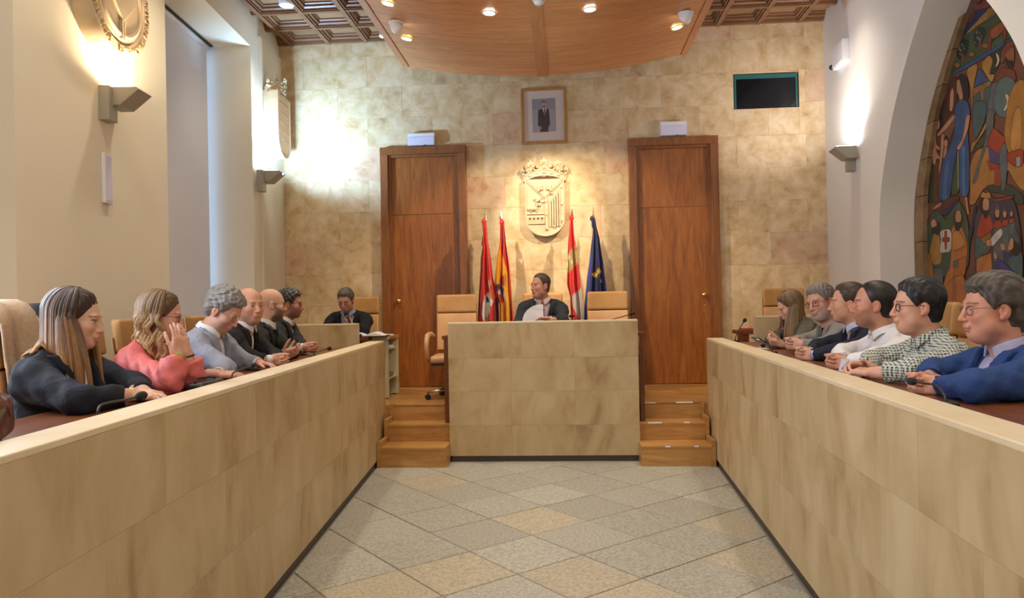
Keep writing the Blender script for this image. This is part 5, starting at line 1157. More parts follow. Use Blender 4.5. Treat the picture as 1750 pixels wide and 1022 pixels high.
def build_person(P):
    """P: world root position, facing, head position (world), wrists ... everything is built in the person's own frame (+y = facing)"""
    loc = Vector(P['root']); rz = math.atan2(P['face'][1], P['face'][0])-math.pi/2
    root = thing('person', P['label'], 'person', loc, rz); Mi = Matrix.Rotation(-rz, 3, 'Z')
    tol = lambda w: np.array(Mi @ (Vector(w)-loc)); toldir = lambda w: np.array(Mi @ Vector(w))
    hs = P.get('hscale', 1.0); hc = tol(P['head']); hR = rotm(*P['hrot']); res = P.get('res', .004); fem = P.get('fem', 0)
    hip = V3(0, 0, .56); nb = hc+hR@V3(0, -.028, -.075)*hs+V3(hc[0]*-.12, -.028, -.105)*hs; nb[0] *= .9
    zax = unit(nb-hip); xax = unit(np.cross(V3(0, 1, 0), zax)); ty = math.radians(P.get('twist', 0)); xax = unit(xax*math.cos(ty)+np.cross(zax, xax)*math.sin(ty)); yax = np.cross(zax, xax); TR = np.stack([xax, yax, zax], 1); TL = float(np.linalg.norm(nb-hip))
    sw = P.get('sw', .175 if fem else .198); be = P.get('belly', .3); bw = P.get('bulk', 1.0)
    T = lambda p: TR@V3(p)+nb
    def torso(e, low=True):
        pr = [('ell', 0, (0, .000, -.17), (.158*bw+e, .100*bw+e, .20+e)), ('cap', .06, (-sw+.055, -.012, -.062), (sw-.055, -.012, -.062), .056+e, .056+e)]
        for s_ in (-1, 1): pr.append(('cap', .035, (0, -.018, .015), (s_*(sw-.05), -.014, -.045), .046+e*.6, .046+e))
        pr += [('ell', .08, (0, .015+.03*be, -.34), (.145*bw+.025*be+e, .105*bw+.045*be+e, .17+e))]
        if fem: pr += [('ell', .04, (s_*.065, .085, -.19), (.058+e, .052+e, .06+e)) for s_ in (-1, 1)]
        if low: pr += [('ell', .07, (0, 0, -TL+.03), (.165*bw+e, .125*bw+e, .14+e))]
        return pr
    tg = lambda e, extra=(): (TR, nb, (-.36, -.30, -TL-.16), (.36, .34, .12), torso(e)+list(extra))
    # arms
    arms = []
    for s_, key in ((1, 'R'), (-1, 'L')):
        A = P[key]; Sh = T((s_*(sw-.01), .02+A.get('fwd', 0), -.068)); w = tol(A['w']); l1, l2 = .285*P.get('arm', 1), .255*P.get('arm', 1); dv = w-Sh; D = np.linalg.norm(dv)
        if D > (l1+l2)*.985: k = D/((l1+l2)*.985); l1 *= k; l2 *= k
        sl_ = A.get('slack', 1.13)
        if l1+l2 > D*sl_: k = D*sl_/(l1+l2); l1 *= k; l2 *= k
        ca = (l1*l1+D*D-l2*l2)/(2*l1*D); u = dv/D; pole = V3(A.get('pole', (s_*.65, -.25, -.9))); pole = unit(pole-u*(pole@u)); E = Sh+u*l1*ca+pole*l1*math.sqrt(max(1-ca*ca, 0)); zt = P.get('table', TZL-PLATS)+.047
        if E[2] < zt:
            e2 = np.cross(u, pole); rE = l1*math.sqrt(max(1-ca*ca, 0)); best = None
            for k in range(120):
                th = 2*math.pi*k/120; c_ = Sh+u*l1*ca+(pole*math.cos(th)+e2*math.sin(th))*rE; ov = s_*(c_[0]-Sh[0]); edge = P.get('edge', .2)
                pen = min(c_[2]-zt, 0)*60 if c_[1] > edge-.05 else min(c_[2]-(zt-.09), 0)*60
                sc_ = pen-c_[2]*2.0+min(ov, .12)*1.0-max(ov-A.get('wide', .12), 0)*8
                if best is None or sc_ > best[0]: best = (sc_, c_)
            E = best[1]
        if 'elbow' in A: E = tol(A['elbow'])
        arms.append((s_, Sh, E, w, unit(w-E), A))
    def arm_groups(e, ew, cut=None, puff=0):
        out = []
        for s_, Sh, E, w, fd, A in arms:
            we = w if cut is None else w+fd*.03; k = ('cap', .04, Sh, E, .056*bw+e, .044+e); pr = [('ell', .035, tuple(Sh-V3(0, 0, .005)), (.060+e, .062+e, .060+e)), k, ('cap', .03, E, we, .044+e, .0285+ew)]
            if puff: pr += [('cap', .03, E*.6+w*.4, E*.25+w*.75, .050+puff, .058+puff)]
            if cut is not None:
                c0 = w+fd*cut
                def fn(q, d, c0=c0, fd=fd):
                    x, y, z = q[0]-f32(c0[0]), q[1]-f32(c0[1]), q[2]-f32(c0[2]); ax_ = x*f32(fd[0])+y*f32(fd[1])+z*f32(fd[2]); rad = np.sqrt(np.maximum(x*x+y*y+z*z-ax_*ax_, 0)); return np.maximum(d, -np.maximum(rad-f32(.085), -ax_))
                pr.append(('fn', fn))
            if e > .006:
                def wr(q, d, E=E, s_=s_): return d+f32(.0032)*np.sin(q[0]*41+q[2]*33+f32(s_))*np.sin(q[2]*57-q[1]*29)+f32(.0022)*np.sin(q[1]*83+q[2]*61)
                pr.insert(-1 if cut is not None else len(pr), ('fn', wr))
            pts = np.array([Sh, E, w]); out.append((I3, (0, 0, 0), pts.min(0)-.17, pts.max(0)+.17, pr))
        return out
    hands = []
    for s_, Sh, E, w, fd, A in arms:
        f_ = toldir(A['f']) if 'f' in A else fd; hands.append(hand_group(w, f_, toldir(A['n']) if 'n' in A else V3(0, 0, -1), s_, A.get('curl', (14, 16, 10)), A.get('spread', .06), A.get('thumb', (.6, .7, .2)), P.get('hand', .96 if not fem else .88), A.get('tcurl', 15), A.get('fc')))
    neck0 = nb+V3(0, -.01, -.04); neck1 = hc+hR@V3(0, -.022, -.045)*hs; nr = P.get('neck', .048 if fem else .056)
    legs = []
    for s_ in (-1, 1): legs += [('cap', .05, (s_*.09, 0, .545), (s_*.12, .40, .53), .078, .058), ('cap', .03, (s_*.12, .40, .53), (s_*.12, .37, .09), .054, .038), ('cap', .03, (s_*.12, .35, .06), (s_*.13, .52, .035), .036, .028)]
    lg = (I3, (0, 0, 0), V3(-.3, -.2, 0), V3(.3, .62, .68), legs)
    hg = (hR*1.0, hc, V3(-.11, -.13, -.15)*hs, V3(.11, .14, .14)*hs, None)
    def scaled(pr):
        out = []
        for p in pr:
            if p[0].endswith('ell'): out.append((p[0], p[1]*hs, tuple(V3(p[2])*hs), tuple(V3(p[3])*hs)))
            else: out.append((p[0], p[1]*hs, tuple(V3(p[2])*hs), tuple(V3(p[3])*hs), p[4]*hs, p[5]*hs))
        return out
    hp = scaled(head_prims(P)); hp[0] = ('ell', .0)+hp[0][2:]
    hg = (hR, hc, hg[2], hg[3], hp)
    ng = (I3, (0, 0, 0), np.minimum(neck0, neck1)-.10, np.maximum(neck0, neck1)+.10, [('cap', .028, neck0, neck1, nr+.006, nr*hs)])
    body = [tg(-.012), lg]+arm_groups(-.006, 0)+[hg, ng]+hands
    wp = np.array([w for _, _, _, w, _, _ in arms]+[w+unit(toldir(A['f']) if 'f' in A else fd)*.12 for _, _, _, w, fd, A in arms])
    fx = [(hc[0]-.10, hc[0]+.10, res), (wp[:, 0].min()-.06, wp[:, 0].max()+.06, res*1.15)]; fy = [(hc[1]-.125, hc[1]+.13, res), (wp[:, 1].min()-.05, wp[:, 1].max()+.06, res*1.15)]; fz = [(hc[2]-.14, hc[2]+.135, res), (wp[:, 2].min()-.06, wp[:, 2].max()+.06, res*1.15)]
    ptsb = np.array([a[i] for a in arms for i in (1, 2, 3)]+[wp[2], wp[3], hc, nb]); lo = np.minimum(ptsb.min(0)-.14, [-.30, -.22, -.02]); hi = np.maximum(ptsb.max(0)+.20, [.30, .64, .7]); hi[2] = hc[2]+.17
    ax_ = [axis(lo[0], hi[0], .022, fx), axis(lo[1], hi[1], .022, fy), axis(lo[2], hi[2], .022, fz)]
    surf('body', body, ax_, 'skin', root, skin_cols(P, hR, hc, hs))
    # eyes
    em = MB(); gz = P.get('gaze', (0, 1, -.1)); gz = unit(gz)
    for s_ in (-1, 1):
        em = MB(); em.ball((0, 0, 0), .0126, 12, 9); em.mi = []
        for fc_ in em.f:
            c = np.mean([em.v[i] for i in fc_], 0); em.mi.append(1 if unit(c)@gz > .86 else 0)
        Mx = Matrix.Translation(hc+hR@(V3(s_*.0315, .0705, .002)*hs)) @ Matrix(hR.tolist()).to_4x4() @ Matrix.Scale(hs, 4)
        part('eye', em.xform(Mx), ['eye_white', 'iris'], root, smooth=True)
    # ---- clothes
    cr = P.get('cres', .009); pa = np.array([a[i] for a in arms for i in (1, 2, 3)]); clo = np.minimum(pa.min(0)-.12, [-.30, -.24, .40]); chi = np.maximum(pa.max(0)+.12, [.30, .34, nb[2]+.12])
    cax = [axis(clo[k], chi[k], cr, []) for k in range(3)]
    nz_ = unit(neck1-neck0); nx_ = unit(np.cross(yax, nz_)); nx_ = nx_ if nx_@xax > 0 else -nx_; NR = np.stack([nx_, np.cross(nz_, nx_), nz_], 1)
    def collar_fn(r0, gap, pt, h0):
        def fn(q, d):
            x, y, z = q; rr = np.sqrt(x*x+y*y); th = np.abs(np.arctan2(x, y)); fr = np.clip(1-th/1.6, 0, 1)
            top = f32(h0)-f32(.030)*fr*fr; s1 = np.maximum(np.maximum(np.abs(rr-f32(r0))-f32(.0045), z-top), f32(-.03)-z)
            rl = f32(r0)+f32(.006)+np.clip(top-z, 0, .08)*f32(.36); bot = top-f32(.036)-f32(pt)*np.clip(1-th/.95, 0, 1)
            s2 = np.maximum(np.maximum(np.abs(rr-rl)-f32(.0048), z-top), bot-z); s_ = np.minimum(s1, s2); s_ = np.maximum(s_, (f32(gap)+np.clip(top-z, 0, .1)*f32(3.0))*f32(.06)-th*f32(.06))
            return np.minimum(d, s_)
        return ('fn', fn)
    NB0 = nb+V3(0, -.006, -.005)
    neck_hole = lambda r: (I3, (0, 0, 0), np.minimum(neck0, neck1)-.12, np.maximum(neck0, neck1)+.12, [('-cap', .004, nb-nz_*.03, neck1+nz_*.1, r, r)])
    cg = lambda r0=.066, gap=.12, pt=.022, h0=.080: (NR, NB0, (-.13, -.13, -.07), (.13, .13, .12), [collar_fn(max(r0, nr+.009), gap, pt, h0)])
    outer = P['outer']; inner = P.get('inner'); allg = None
    sleeve_e = P.get('sleeve', .013)
    if outer[0] == 'jacket':
        hw_t = outer[2] if len(outer) > 2 else ((.06, .10), (-.02, .070), (-.33, .010), (-.36, -.02), (-.7, -.02))
        zs_, ws_ = [p[0] for p in hw_t][::-1], [p[1] for p in hw_t][::-1]
        def jf(q, d):
            x, y, z = q; hw = np.interp(z, zs_, ws_).astype(f32); axx = np.abs(x); m_ = axx-hw
            lw = np.interp(z, [-.33, -.14, -.115, -.10, -.02, .06], [.012, .082, .085, .058, .062, .05]).astype(f32)
            d = d+f32(.003)*np.sin(z*34+x*21)*np.sin(x*29-z*13+1.3)+f32(.002)*np.sin(z*71+y*30)
            return np.where(y > -.02, np.maximum(d, -m_), d)
        G = [tg(.020, [('fn', jf)]), neck_hole(nr+.021)]+arm_groups(sleeve_e, .009, -.012)
        def jcol(q, d):
            x, y, z = q; rr = np.sqrt(x*x+y*y); th = np.abs(np.arctan2(x, y)); s_ = np.maximum(np.maximum(np.abs(rr-(f32(nr+.026)+np.clip(.03-z, 0, .06)*.35))-f32(.005), z-f32(.034)), f32(-.03)-z); s_ = np.maximum(s_, (f32(1.05)-th)*f32(.06)); return np.minimum(d, s_)
        G.append((NR, NB0, (-.13, -.13, -.06), (.13, .13, .07), [('fn', jcol)]))
        surf('jacket', G, cax, outer[1], root); allg = G
        for s_ in (-1, 1):
            def lf(q, d, s_=s_):
                x, y, z = q; hw = np.interp(z, zs_, ws_).astype(f32); m_ = x*f32(s_)-hw; lw = np.interp(z, [-.36, -.15, -.118, -.112, -.02, .04], [.006, .070, .080, .045, .052, .040]).astype(f32)
                o_ = run(np.full(x.shape, .5, f32), q, torso(.038, False)); i_ = run(np.full(x.shape, .5, f32), q, torso(.012, False))
                return np.maximum(np.maximum(np.maximum(o_, -i_), np.maximum(f32(-.004)-m_, m_-lw)), np.maximum(np.maximum(z-f32(.035), f32(-.36)-z), f32(.012)-y))
            lo_, hi_ = (np.array([[T((a, b, c)) for a in (-.02*s_, .20*s_)] for b in (0, .22) for c in (-.37, .05)]).reshape(-1, 3) for _ in (0, 1)); lo_ = lo_.min(0)-.01; hi_ = hi_.max(0)+.01
            gx = [axis(lo_[k], hi_[k], P.get('lres', .0055), []) for k in range(3)]
            surf('lapel', [(TR, nb, (-.25, -.02, -.40), (.25, .30, .08), [('fn', lf)]), neck_hole(nr+.019)], gx, outer[1], root)
        if P.get('buttons', 1):
            bm_ = MB(); p = T((.0, .16, -.40)); part('button', MB().ball(T((.012, .120*bw+.045*be+.035, -.37)), .009, 8, 5), 'black', root, smooth=True)
        if inner:
            sx_ = [axis(-.27, .27, cr*.85, [(nb[0]-.10, nb[0]+.10, .0048)]), axis(min(nb[1]-.16, -.2), nb[1]+.24, cr*.85, [(nb[1]-.10, nb[1]+.12, .0048)]), axis(.44, nb[2]+.14, cr*.85, [(nb[2]-.07, nb[2]+.13, .005)])]
            tl = -TL+.02
            G2 = [(TR, nb, (-.36, -.30, -TL-.16), (.36, .34, .12), [('ell', 0, (0, .000, -.17), (.158*bw-.006, .100*bw+.008, .20)), ('cap', .05, (-sw+.09, -.012, -.062), (sw-.09, -.012, -.062), .052, .052), ('ell', .08, (0, .015+.03*be, -.34), (.145*bw-.004+.025*be, .105*bw+.045*be+.008, .17)), ('cap', .035, (0, -.018, .01), (.08, -.014, -.045), .045, .045), ('cap', .035, (0, -.018, .01), (-.08, -.014, -.045), .045, .045)]+([('ell', .04, (s_*.065, .085, -.19), (.060, .056, .06)) for s_ in (-1, 1)] if fem else []))]
            if inner[0] == 'shirt': G2 += [neck_hole(nr+.006), cg(gap=inner[2] if len(inner) > 2 else .10)]
            elif inner[0] == 'tee': G2 += [neck_hole(nr+.004), (NR, NB0, (-.12, -.12, -.05), (.12, .12, .07), [('fn', lambda q, d: np.minimum(d, np.maximum(np.maximum(np.abs(np.sqrt(q[0]**2+q[1]**2)-f32(nr+.008))-f32(.006), q[2]-f32(.02)), f32(-.04)-q[2])))])]
            else: G2 += [neck_hole(nr+.02)]
            surf('shirt' if inner[0] == 'shirt' else 'top', G2, sx_, inner[1], root)
            for i_, (s_, Sh, E, w, fd, A) in enumerate(arms):
                if inner[0] == 'shirt':
                    part('cuff', MB().lathe([(.033, -.030), (.0345, -.012), (.034, .006), (.031, .0062), (.0305, -.02)], 18, w, fd), inner[1], root, smooth=True)
        if P.get('tie'):
            def tf(q, d):
                x, y, z = q; hw = np.interp(z, [-.40, -.36, -.075, -.055, -.030, -.022], [.0, .042, .018, .016, .023, .0]).astype(f32); sh = run(np.full(x.shape, .5, f32), q, [('ell', 0, (0, .000, -.17), (.158*bw, .100*bw+.014, .20)), ('ell', .08, (0, .015+.03*be, -.34), (.145*bw+.025*be, .105*bw+.045*be+.014, .17))])
                kn = d_ell(q, (0, .070, -.042), (.021, .030, .021)); return np.minimum(np.maximum(np.maximum(sh, np.abs(x)-hw), -y), kn)
            tx = [axis(-.12, .12, .005, []), axis(nb[1]-.16, nb[1]+.24, .006, []), axis(nb[2]-.45, nb[2]+.03, .006, [])]
            surf('tie', [(TR, nb, (-.07, .0, -.42), (.07, .3, .02), [('fn', tf)])], tx, P['tie'], root)
    elif outer[0] == 'shirt':
        def sf(q, d):
            x, y, z = q; d = d+f32(.0032)*np.sin(z*38+x*24)*np.sin(x*33-z*15+.7)+f32(.0022)*np.sin(z*83+y*41+x*20)
            return d-f32(.003)*((np.abs(x-.012) < .016) & (y > 0))
        G = [tg(.014, [('fn', sf)]), neck_hole(nr+.006)]+arm_groups(.015, .010, outer[2] if len(outer) > 2 else -.006)+[cg(gap=outer[3] if len(outer) > 3 else .16, pt=.026)]
        cax[2] = axis(clo[2], nb[2]+.15, cr, [(nb[2]-.07, nb[2]+.14, .005)]); cax[0] = axis(clo[0], chi[0], cr, [(nb[0]-.10, nb[0]+.10, .005)]); cax[1] = axis(clo[1], chi[1], cr, [(nb[1]-.10, nb[1]+.12, .005)])
        surf('shirt', G, cax, outer[1], root); allg = G
        for k in range(4): part('button', MB().ball(T((.012, .122*bw+.03*be-.004*abs(k-2), -.07-.075*k)), .0055, 8, 5), 'white', root, smooth=True)
    else:                                                  # blouse with gathered sleeves
        def sf(q, d): x, y, z = q; return d+f32(.004)*np.sin(z*31+x*26)*np.sin(x*37-z*11)+f32(.003)*np.sin(z*66+y*55)
        G = [tg(.016, [('fn', sf)]), neck_hole(nr+.02)]+arm_groups(.016, .016, -.03, puff=.006)
        surf('blouse', G, cax, outer[1], root); allg = G
    lax = [axis(-.30, .30, .016, []), axis(-.24, .60, .016, []), axis(.06, .76, .016, [])]
    tr_ = []
    for p in legs: tr_.append((p[0], p[1], p[2], p[3], p[4]+.012, p[5]+.014))
    surf('trousers', [(TR, nb, (-.3, -.3, -TL-.2), (.3, .3, -TL+.2), [('ell', 0, (0, 0, -TL+.01), (.176*bw, .138*bw, .15))]), (lg[0], lg[1], lg[2]-.03, lg[3]+.03, [p for i, p in enumerate(tr_) if i % 3 < 2])], lax, P.get('pants', 'pants_dark'), root)
    part('shoe', MB().ball((.125, .45, .045), (.048, .13, .045), 12, 8), 'black', root, smooth=True); part('shoe', MB().ball((-.125, .45, .045), (.048, .13, .045), 12, 8), 'black', root, smooth=True)
    # ---- hair
    H = P.get('hair')
    if H:
        kind, hcol = H[0], np.array(srgb(H[1])); hcol2 = np.array(srgb(H[2])) if len(H) > 2 else hcol*.6
        t = {'short': .011, 'buzz': .004, 'side': .004, 'slick': .013, 'curly': .022, 'long': .010, 'thick': .018}[kind]; t = P.get('hair_t', t)
        def hf(q, d):
            x, y, z = [a/f32(hs) for a in q]; wd = P.get('wide', 1)
            hl = P.get('hl', .066); sd = P.get('sideburn', .0); sy = np.minimum(f32(.024+sd)+f32(.40)*(z+f32(.015))-y, z+f32(P.get('side_z', .014)))
            keep = -smin(-smin(z-f32(hl)-np.abs(x)*f32(P.get('temple', -.05)), f32(.2)+y*0, .001), -sy, .012); keep = -smin(-keep, -np.minimum(f32(-.026)-y, z+f32(P.get('nape', .078))), .012)
            rp = np.clip(keep*f32(1/P.get('ramp', .035)), 0, 1); rp = rp*rp*(3-2*rp)
            e = d_ell((x, y, z), (0, -.017, .035), (.0755*wd, .098, .085)); nape = d_ell((x, y, z), (0, -.045, -.035), (.058*wd, .048, .062)); e = smin(e, nape, .025)-f32(.0025)-f32(t)*rp*(f32(.75)+f32(.5)*np.clip(z*f32(9), 0, 1))
            e = -smin(-e, keep.astype(f32), .003)
            e = np.maximum(e, -d_ell((x, y, z), (.080*wd, -.008, -.014), (.022, .024, .034))); e = np.maximum(e, -d_ell((x, y, z), (-.080*wd, -.008, -.014), (.022, .024, .034)))
            if kind == 'side' or P.get('bald'):
                b_ = P.get('bald', ((0, .015, .10), (.058, .105, .075))); e = -smin(-e, d_ell((x, y, z), *b_), .01)
            if kind in ('curly', 'thick'): e = e+f32(.0045)*np.sin(x*130+3*np.sin(z*70))*np.sin(y*120+2*np.sin(x*90))+f32(.003)*np.sin(z*190+x*100)*np.sin(y*170)
            elif kind in ('short', 'slick', 'long'): e = e+f32(.0016)*np.sin(x*260+y*40+4*np.sin(y*30))+f32(.0012)*np.sin(x*430-y*60+z*80)
            return e*f32(hs)
        hx = [axis(-.13*hs, .13*hs, .0046, []), axis(-.17*hs, .12*hs, .0046, []), axis(-.12*hs, .165*hs, .0046, [])]
        v, q = nets(hx, grid_sdf(hx, [(I3, (0, 0, 0), (-1, -1, -1), (1, 1, 1), [('fn', hf)])])); vl = v/hs
        nzv = .5+.5*np.sin(vl[:, 0]*300+vl[:, 1]*60+5*np.sin(vl[:, 2]*40)); grey = P.get('grey_side'); cc = hcol*(1-nzv[:, None]*.5)+hcol2*(nzv[:, None]*.5)
        if grey is not None: g_ = np.clip((np.abs(vl[:, 0])-.05)/.02, 0, 1)[:, None]*np.clip((.05-vl[:, 2])/.03, 0, 1)[:, None]; cc = cc*(1-g_*.8)+np.array(srgb(grey))*g_*.8
        vw = v@hR.T+hc
        if kind != 'long': np_mesh('hair', vw, q, 'hair', root, cc)
        else:
            # locks: start over the scalp, then fall and slide over the clothes
            rnd = np.random.RandomState(P.get('seed', 3)); nL_ = P.get('locks', 150); L = P.get('hair_len', .42); wavy = P.get('wavy', 0)
            az = np.radians(rnd.uniform(P.get('az0', 38), 360-P.get('az0', 38), nL_)); steps = 20; paths = np.zeros((nL_, steps, 3)); lay = rnd.uniform(0, 1, nL_)
            for k in range(8):
                th = np.radians(12+k*13.0); rx, ry, rz_ = .074+t+.007*lay, .096+t+.007*lay, .084+t+.007*lay
                paths[:, k, 0] = np.sin(az)*np.sin(th)*rx; paths[:, k, 1] = np.cos(az)*np.sin(th)*ry-.018; paths[:, k, 2] = np.cos(th)*rz_+.036
            paths[:, :8] = (paths[:, :8]*hs)@hR.T+hc
            ll = L*rnd.uniform(.75, 1.05, nL_); col_groups = allg+[ng, (hR, hc, hg[2], hg[3], hp)]
            fw = np.clip(1-(np.abs(np.where(az > math.pi, 2*math.pi-az, az))-math.radians(P.get('az0', 38)))/.5, 0, 1)*P.get('front', .0); drift = np.stack([np.sin(az)*.03, np.cos(az)*.03+fw, -np.ones(nL_)], 1)
            for k in range(8, steps):
                p = paths[:, k-1]+drift*(ll/12)[:, None]*np.array([1, 1, 1])
                if wavy: p[:, :2] += wavy*np.stack([np.sin(k*1.25+az*7), np.cos(k*1.1+az*5)], 1)
                for _ in range(3):
                    dd = eval_pts(col_groups, p); m_ = dd < .010
                    if not m_.any(): break
                    g_ = np.stack([eval_pts(col_groups, p+np.eye(3)[i]*.004)-dd for i in range(3)], 1)/.004; g_ /= np.maximum(np.linalg.norm(g_, axis=1), .2)[:, None]
                    p = p+np.where(m_, .011-dd, 0)[:, None]*g_
                paths[:, k] = p; drift[:, :2] *= .86
            ns = 6; ang = np.arange(ns)*2*math.pi/ns; tv = np.gradient(paths, axis=1); tv /= np.linalg.norm(tv, axis=2)[:, :, None]+1e-9
            ref = np.array([.3, .1, .95]); a = np.cross(tv, hR@V3(0, 0, 1)*.2+V3(.9, .4, 0)); a /= np.linalg.norm(a, axis=2)[:, :, None]+1e-9; b = np.cross(tv, a)
            s = np.linspace(0, 1, steps); rad = np.interp(s, [0, .1, .6, .9, 1], [.006, .011, .0105, .006, .001])*P.get('lock_r', 1.0)
            VV = paths[:, :, None, :]+(a[:, :, None, :]*np.cos(ang)[None, None, :, None]+b[:, :, None, :]*np.sin(ang)[None, None, :, None]*.75)*rad[None, :, None, None]
            base = len(vw); idx = np.arange(nL_*steps*ns).reshape(nL_, steps, ns)+base
            qq = np.stack([idx[:, :-1, :], np.roll(idx, -1, 2)[:, :-1, :], np.roll(idx, -1, 2)[:, 1:, :], idx[:, 1:, :]], -1).reshape(-1, 4)
            tint = rnd.uniform(0, 1, nL_); g_ = np.interp(s, [0, .3, .7, 1], [0, .15, .8, 1]); mixv = np.clip(g_[None, :]*.85+(tint[:, None]-.5)*.55, 0, 1)
            c3 = hcol[None, None, :]*(1-mixv[..., None])+hcol2[None, None, :]*mixv[..., None]; c3 = np.repeat(c3[:, :, None, :], ns, 2).reshape(-1, 3)
            cc2 = np.tile(hcol, (base, 1))*(.8+.3*nzv[:, None])
            np_mesh('hair', np.concatenate([vw, VV.reshape(-1, 3)]), np.concatenate([q, qq]), 'hair_long', root, np.concatenate([cc2, c3]))
    # ---- glasses
    if P.get('glasses'):
        gc = P['glasses']; ht = lambda p: hR@(V3(p)*hs)+hc; mb = MB(); gy = .0905
        for s_ in (-1, 1):
            rim = []
            for k in range(20):
                a = 2*math.pi*k/20; e = 2.6; cx_, cz_ = math.copysign(abs(math.cos(a))**(2/e), math.cos(a)), math.copysign(abs(math.sin(a))**(2/e), math.sin(a)); rim.append(ht((s_*(.0335+.0235*cx_), gy-.006*((.0335+.0235*cx_)/.057)**2, -.002+.0165*cz_)))
            mb.tube(rim, P.get('gr', .0016), 6, closed=True)
            part_l = [Vector(p) for p in rim]; lens = MB().add(part_l, [tuple(range(20))])
            mb.tube([ht((s_*.057, gy-.008, .005)), ht((s_*.073*P.get('wide', 1), .07, .006)), ht((s_*.080*P.get('wide', 1), .0, .004)), ht((s_*.080*P.get('wide', 1), -.018, -.006))], P.get('gr', .0016), 6)
            P.setdefault('_l', []).append(lens)
        mb.tube([ht((-.011, gy, .003)), ht((0, gy+.002, .006)), ht((.011, gy, .003))], P.get('gr', .0016), 6)
        g_ = part('glasses', mb, gc, root, smooth=True)
        for l in P['_l']: part('lens', l, 'lens', g_)
    P['_frames'] = dict(hc=hc, hR=hR, hs=hs, T=T, arms=arms, Mi=Mi, loc=loc, rz=rz)
    return root
# ================================================================== THE FOURTEEN PEOPLE
M['pants_dark'] = fabric('dark_trousers', (.018, .018, .022))
FB = dict(navy=fabric('navy_wool', (.013, .014, .022)), pink=fabric('coral_satin', (.56, .125, .12), rough=.5), greyblue=fabric('grey_blue_linen', (.265, .285, .35), fold=.6), black=fabric('black_wool', (.014, .014, .017)), olive=fabric('olive_black_wool', (.020, .022, .016)),
          charcoal=fabric('charcoal_wool', (.022, .023, .026)), slate=fabric('slate_wool', (.030, .033, .042)), taupe=fabric('taupe_tweed', (.10, .085, .066), var=.35, weave=160), grey=fabric('grey_wool', (.235, .215, .20)), dnavy=fabric('dark_navy', (.016, .017, .032)),
          blue=fabric('bright_blue_wool', (.022, .052, .17)), white=fabric('white_cotton', (.70, .67, .68), fold=.35), pale=fabric('pale_blue_cotton', (.46, .50, .66), fold=.35), lilac=fabric('lilac_cotton', (.36, .34, .48), fold=.3), rose=fabric('rose_cotton', (.66, .48, .50), fold=.3), tee=fabric('black_jersey', (.012, .012, .013)), check=check_fabric('gingham'))
TIE = dict(dark=fabric('dark_striped_tie', (.05, .035, .05), var=.5, weave=60), light=fabric('silver_tie', (.42, .36, .34)), blue=fabric('blue_tie', (.06, .075, .17)))
def wd(face, v):
    rz = math.atan2(face[1], face[0])-math.pi/2; return Matrix.Rotation(rz, 3, 'Z') @ Vector(v)
def row(px, py, off, lean):
    h = bl(px, py, off); n = -nL if px < 800 else nR; r = h+n*lean; return dict(edge=off+lean-.58, head=h, root=(r.x, r.y, PLATS), face=tuple(-n))
def clasp(face, p, zt, wl=.09, dz=.0):
    p = Vector((p.x, p.y, zt+.040+dz)); W_ = lambda v: wd(face, v)
    return dict(R=dict(w=p+W_((.052, -.088, .006)), f=W_((-.42, .88, .0)), n=W_((-.86, -.42, -.25)), curl=(42, 58, 35), thumb=(.9, .25, .25), spread=.05, pole=(.8, -.2, -.6)),
                L=dict(w=p+W_((-.052, -.092, -.004)), f=W_((.42, .88, .02)), n=W_((.86, -.42, -.25)), curl=(48, 62, 35), thumb=(.9, .3, .1), spread=.05, pole=(-.8, -.2, -.6), wide=max(wl, .12), slack=1.13 if wl < .15 else 2))
def flat(face, pr, pl, zt, wr=.09):
    W_ = lambda v: wd(face, v); pr = Vector((pr.x, pr.y, zt+.030)); pl = Vector((pl.x, pl.y, zt+.034))
    return dict(R=dict(w=pr+W_((.035, -.085, .012)), f=W_((-.35, .93, -.10)), n=W_((-.25, 0, -1)), curl=(14, 22, 14), thumb=(.75, .6, .15), pole=(.8, -.2, -.6), wide=max(wr, .12), slack=1.13 if wr < .15 else 2),
                L=dict(w=pl+W_((-.035, -.085, .012)), f=W_((.35, .93, -.10)), n=W_((.25, 0, -1)), curl=(14, 22, 14), thumb=(.75, .6, .15), pole=(-.8, -.2, -.6)))
OPENV = ((.06, .10), (-.02, .072), (-.25, .050), (-.45, .045), (-.7, .06))
PPL = {}
def person(key, **P): PPL[key] = P; build_person(P); return P
FL, FR = tuple(nL), tuple(-nR)
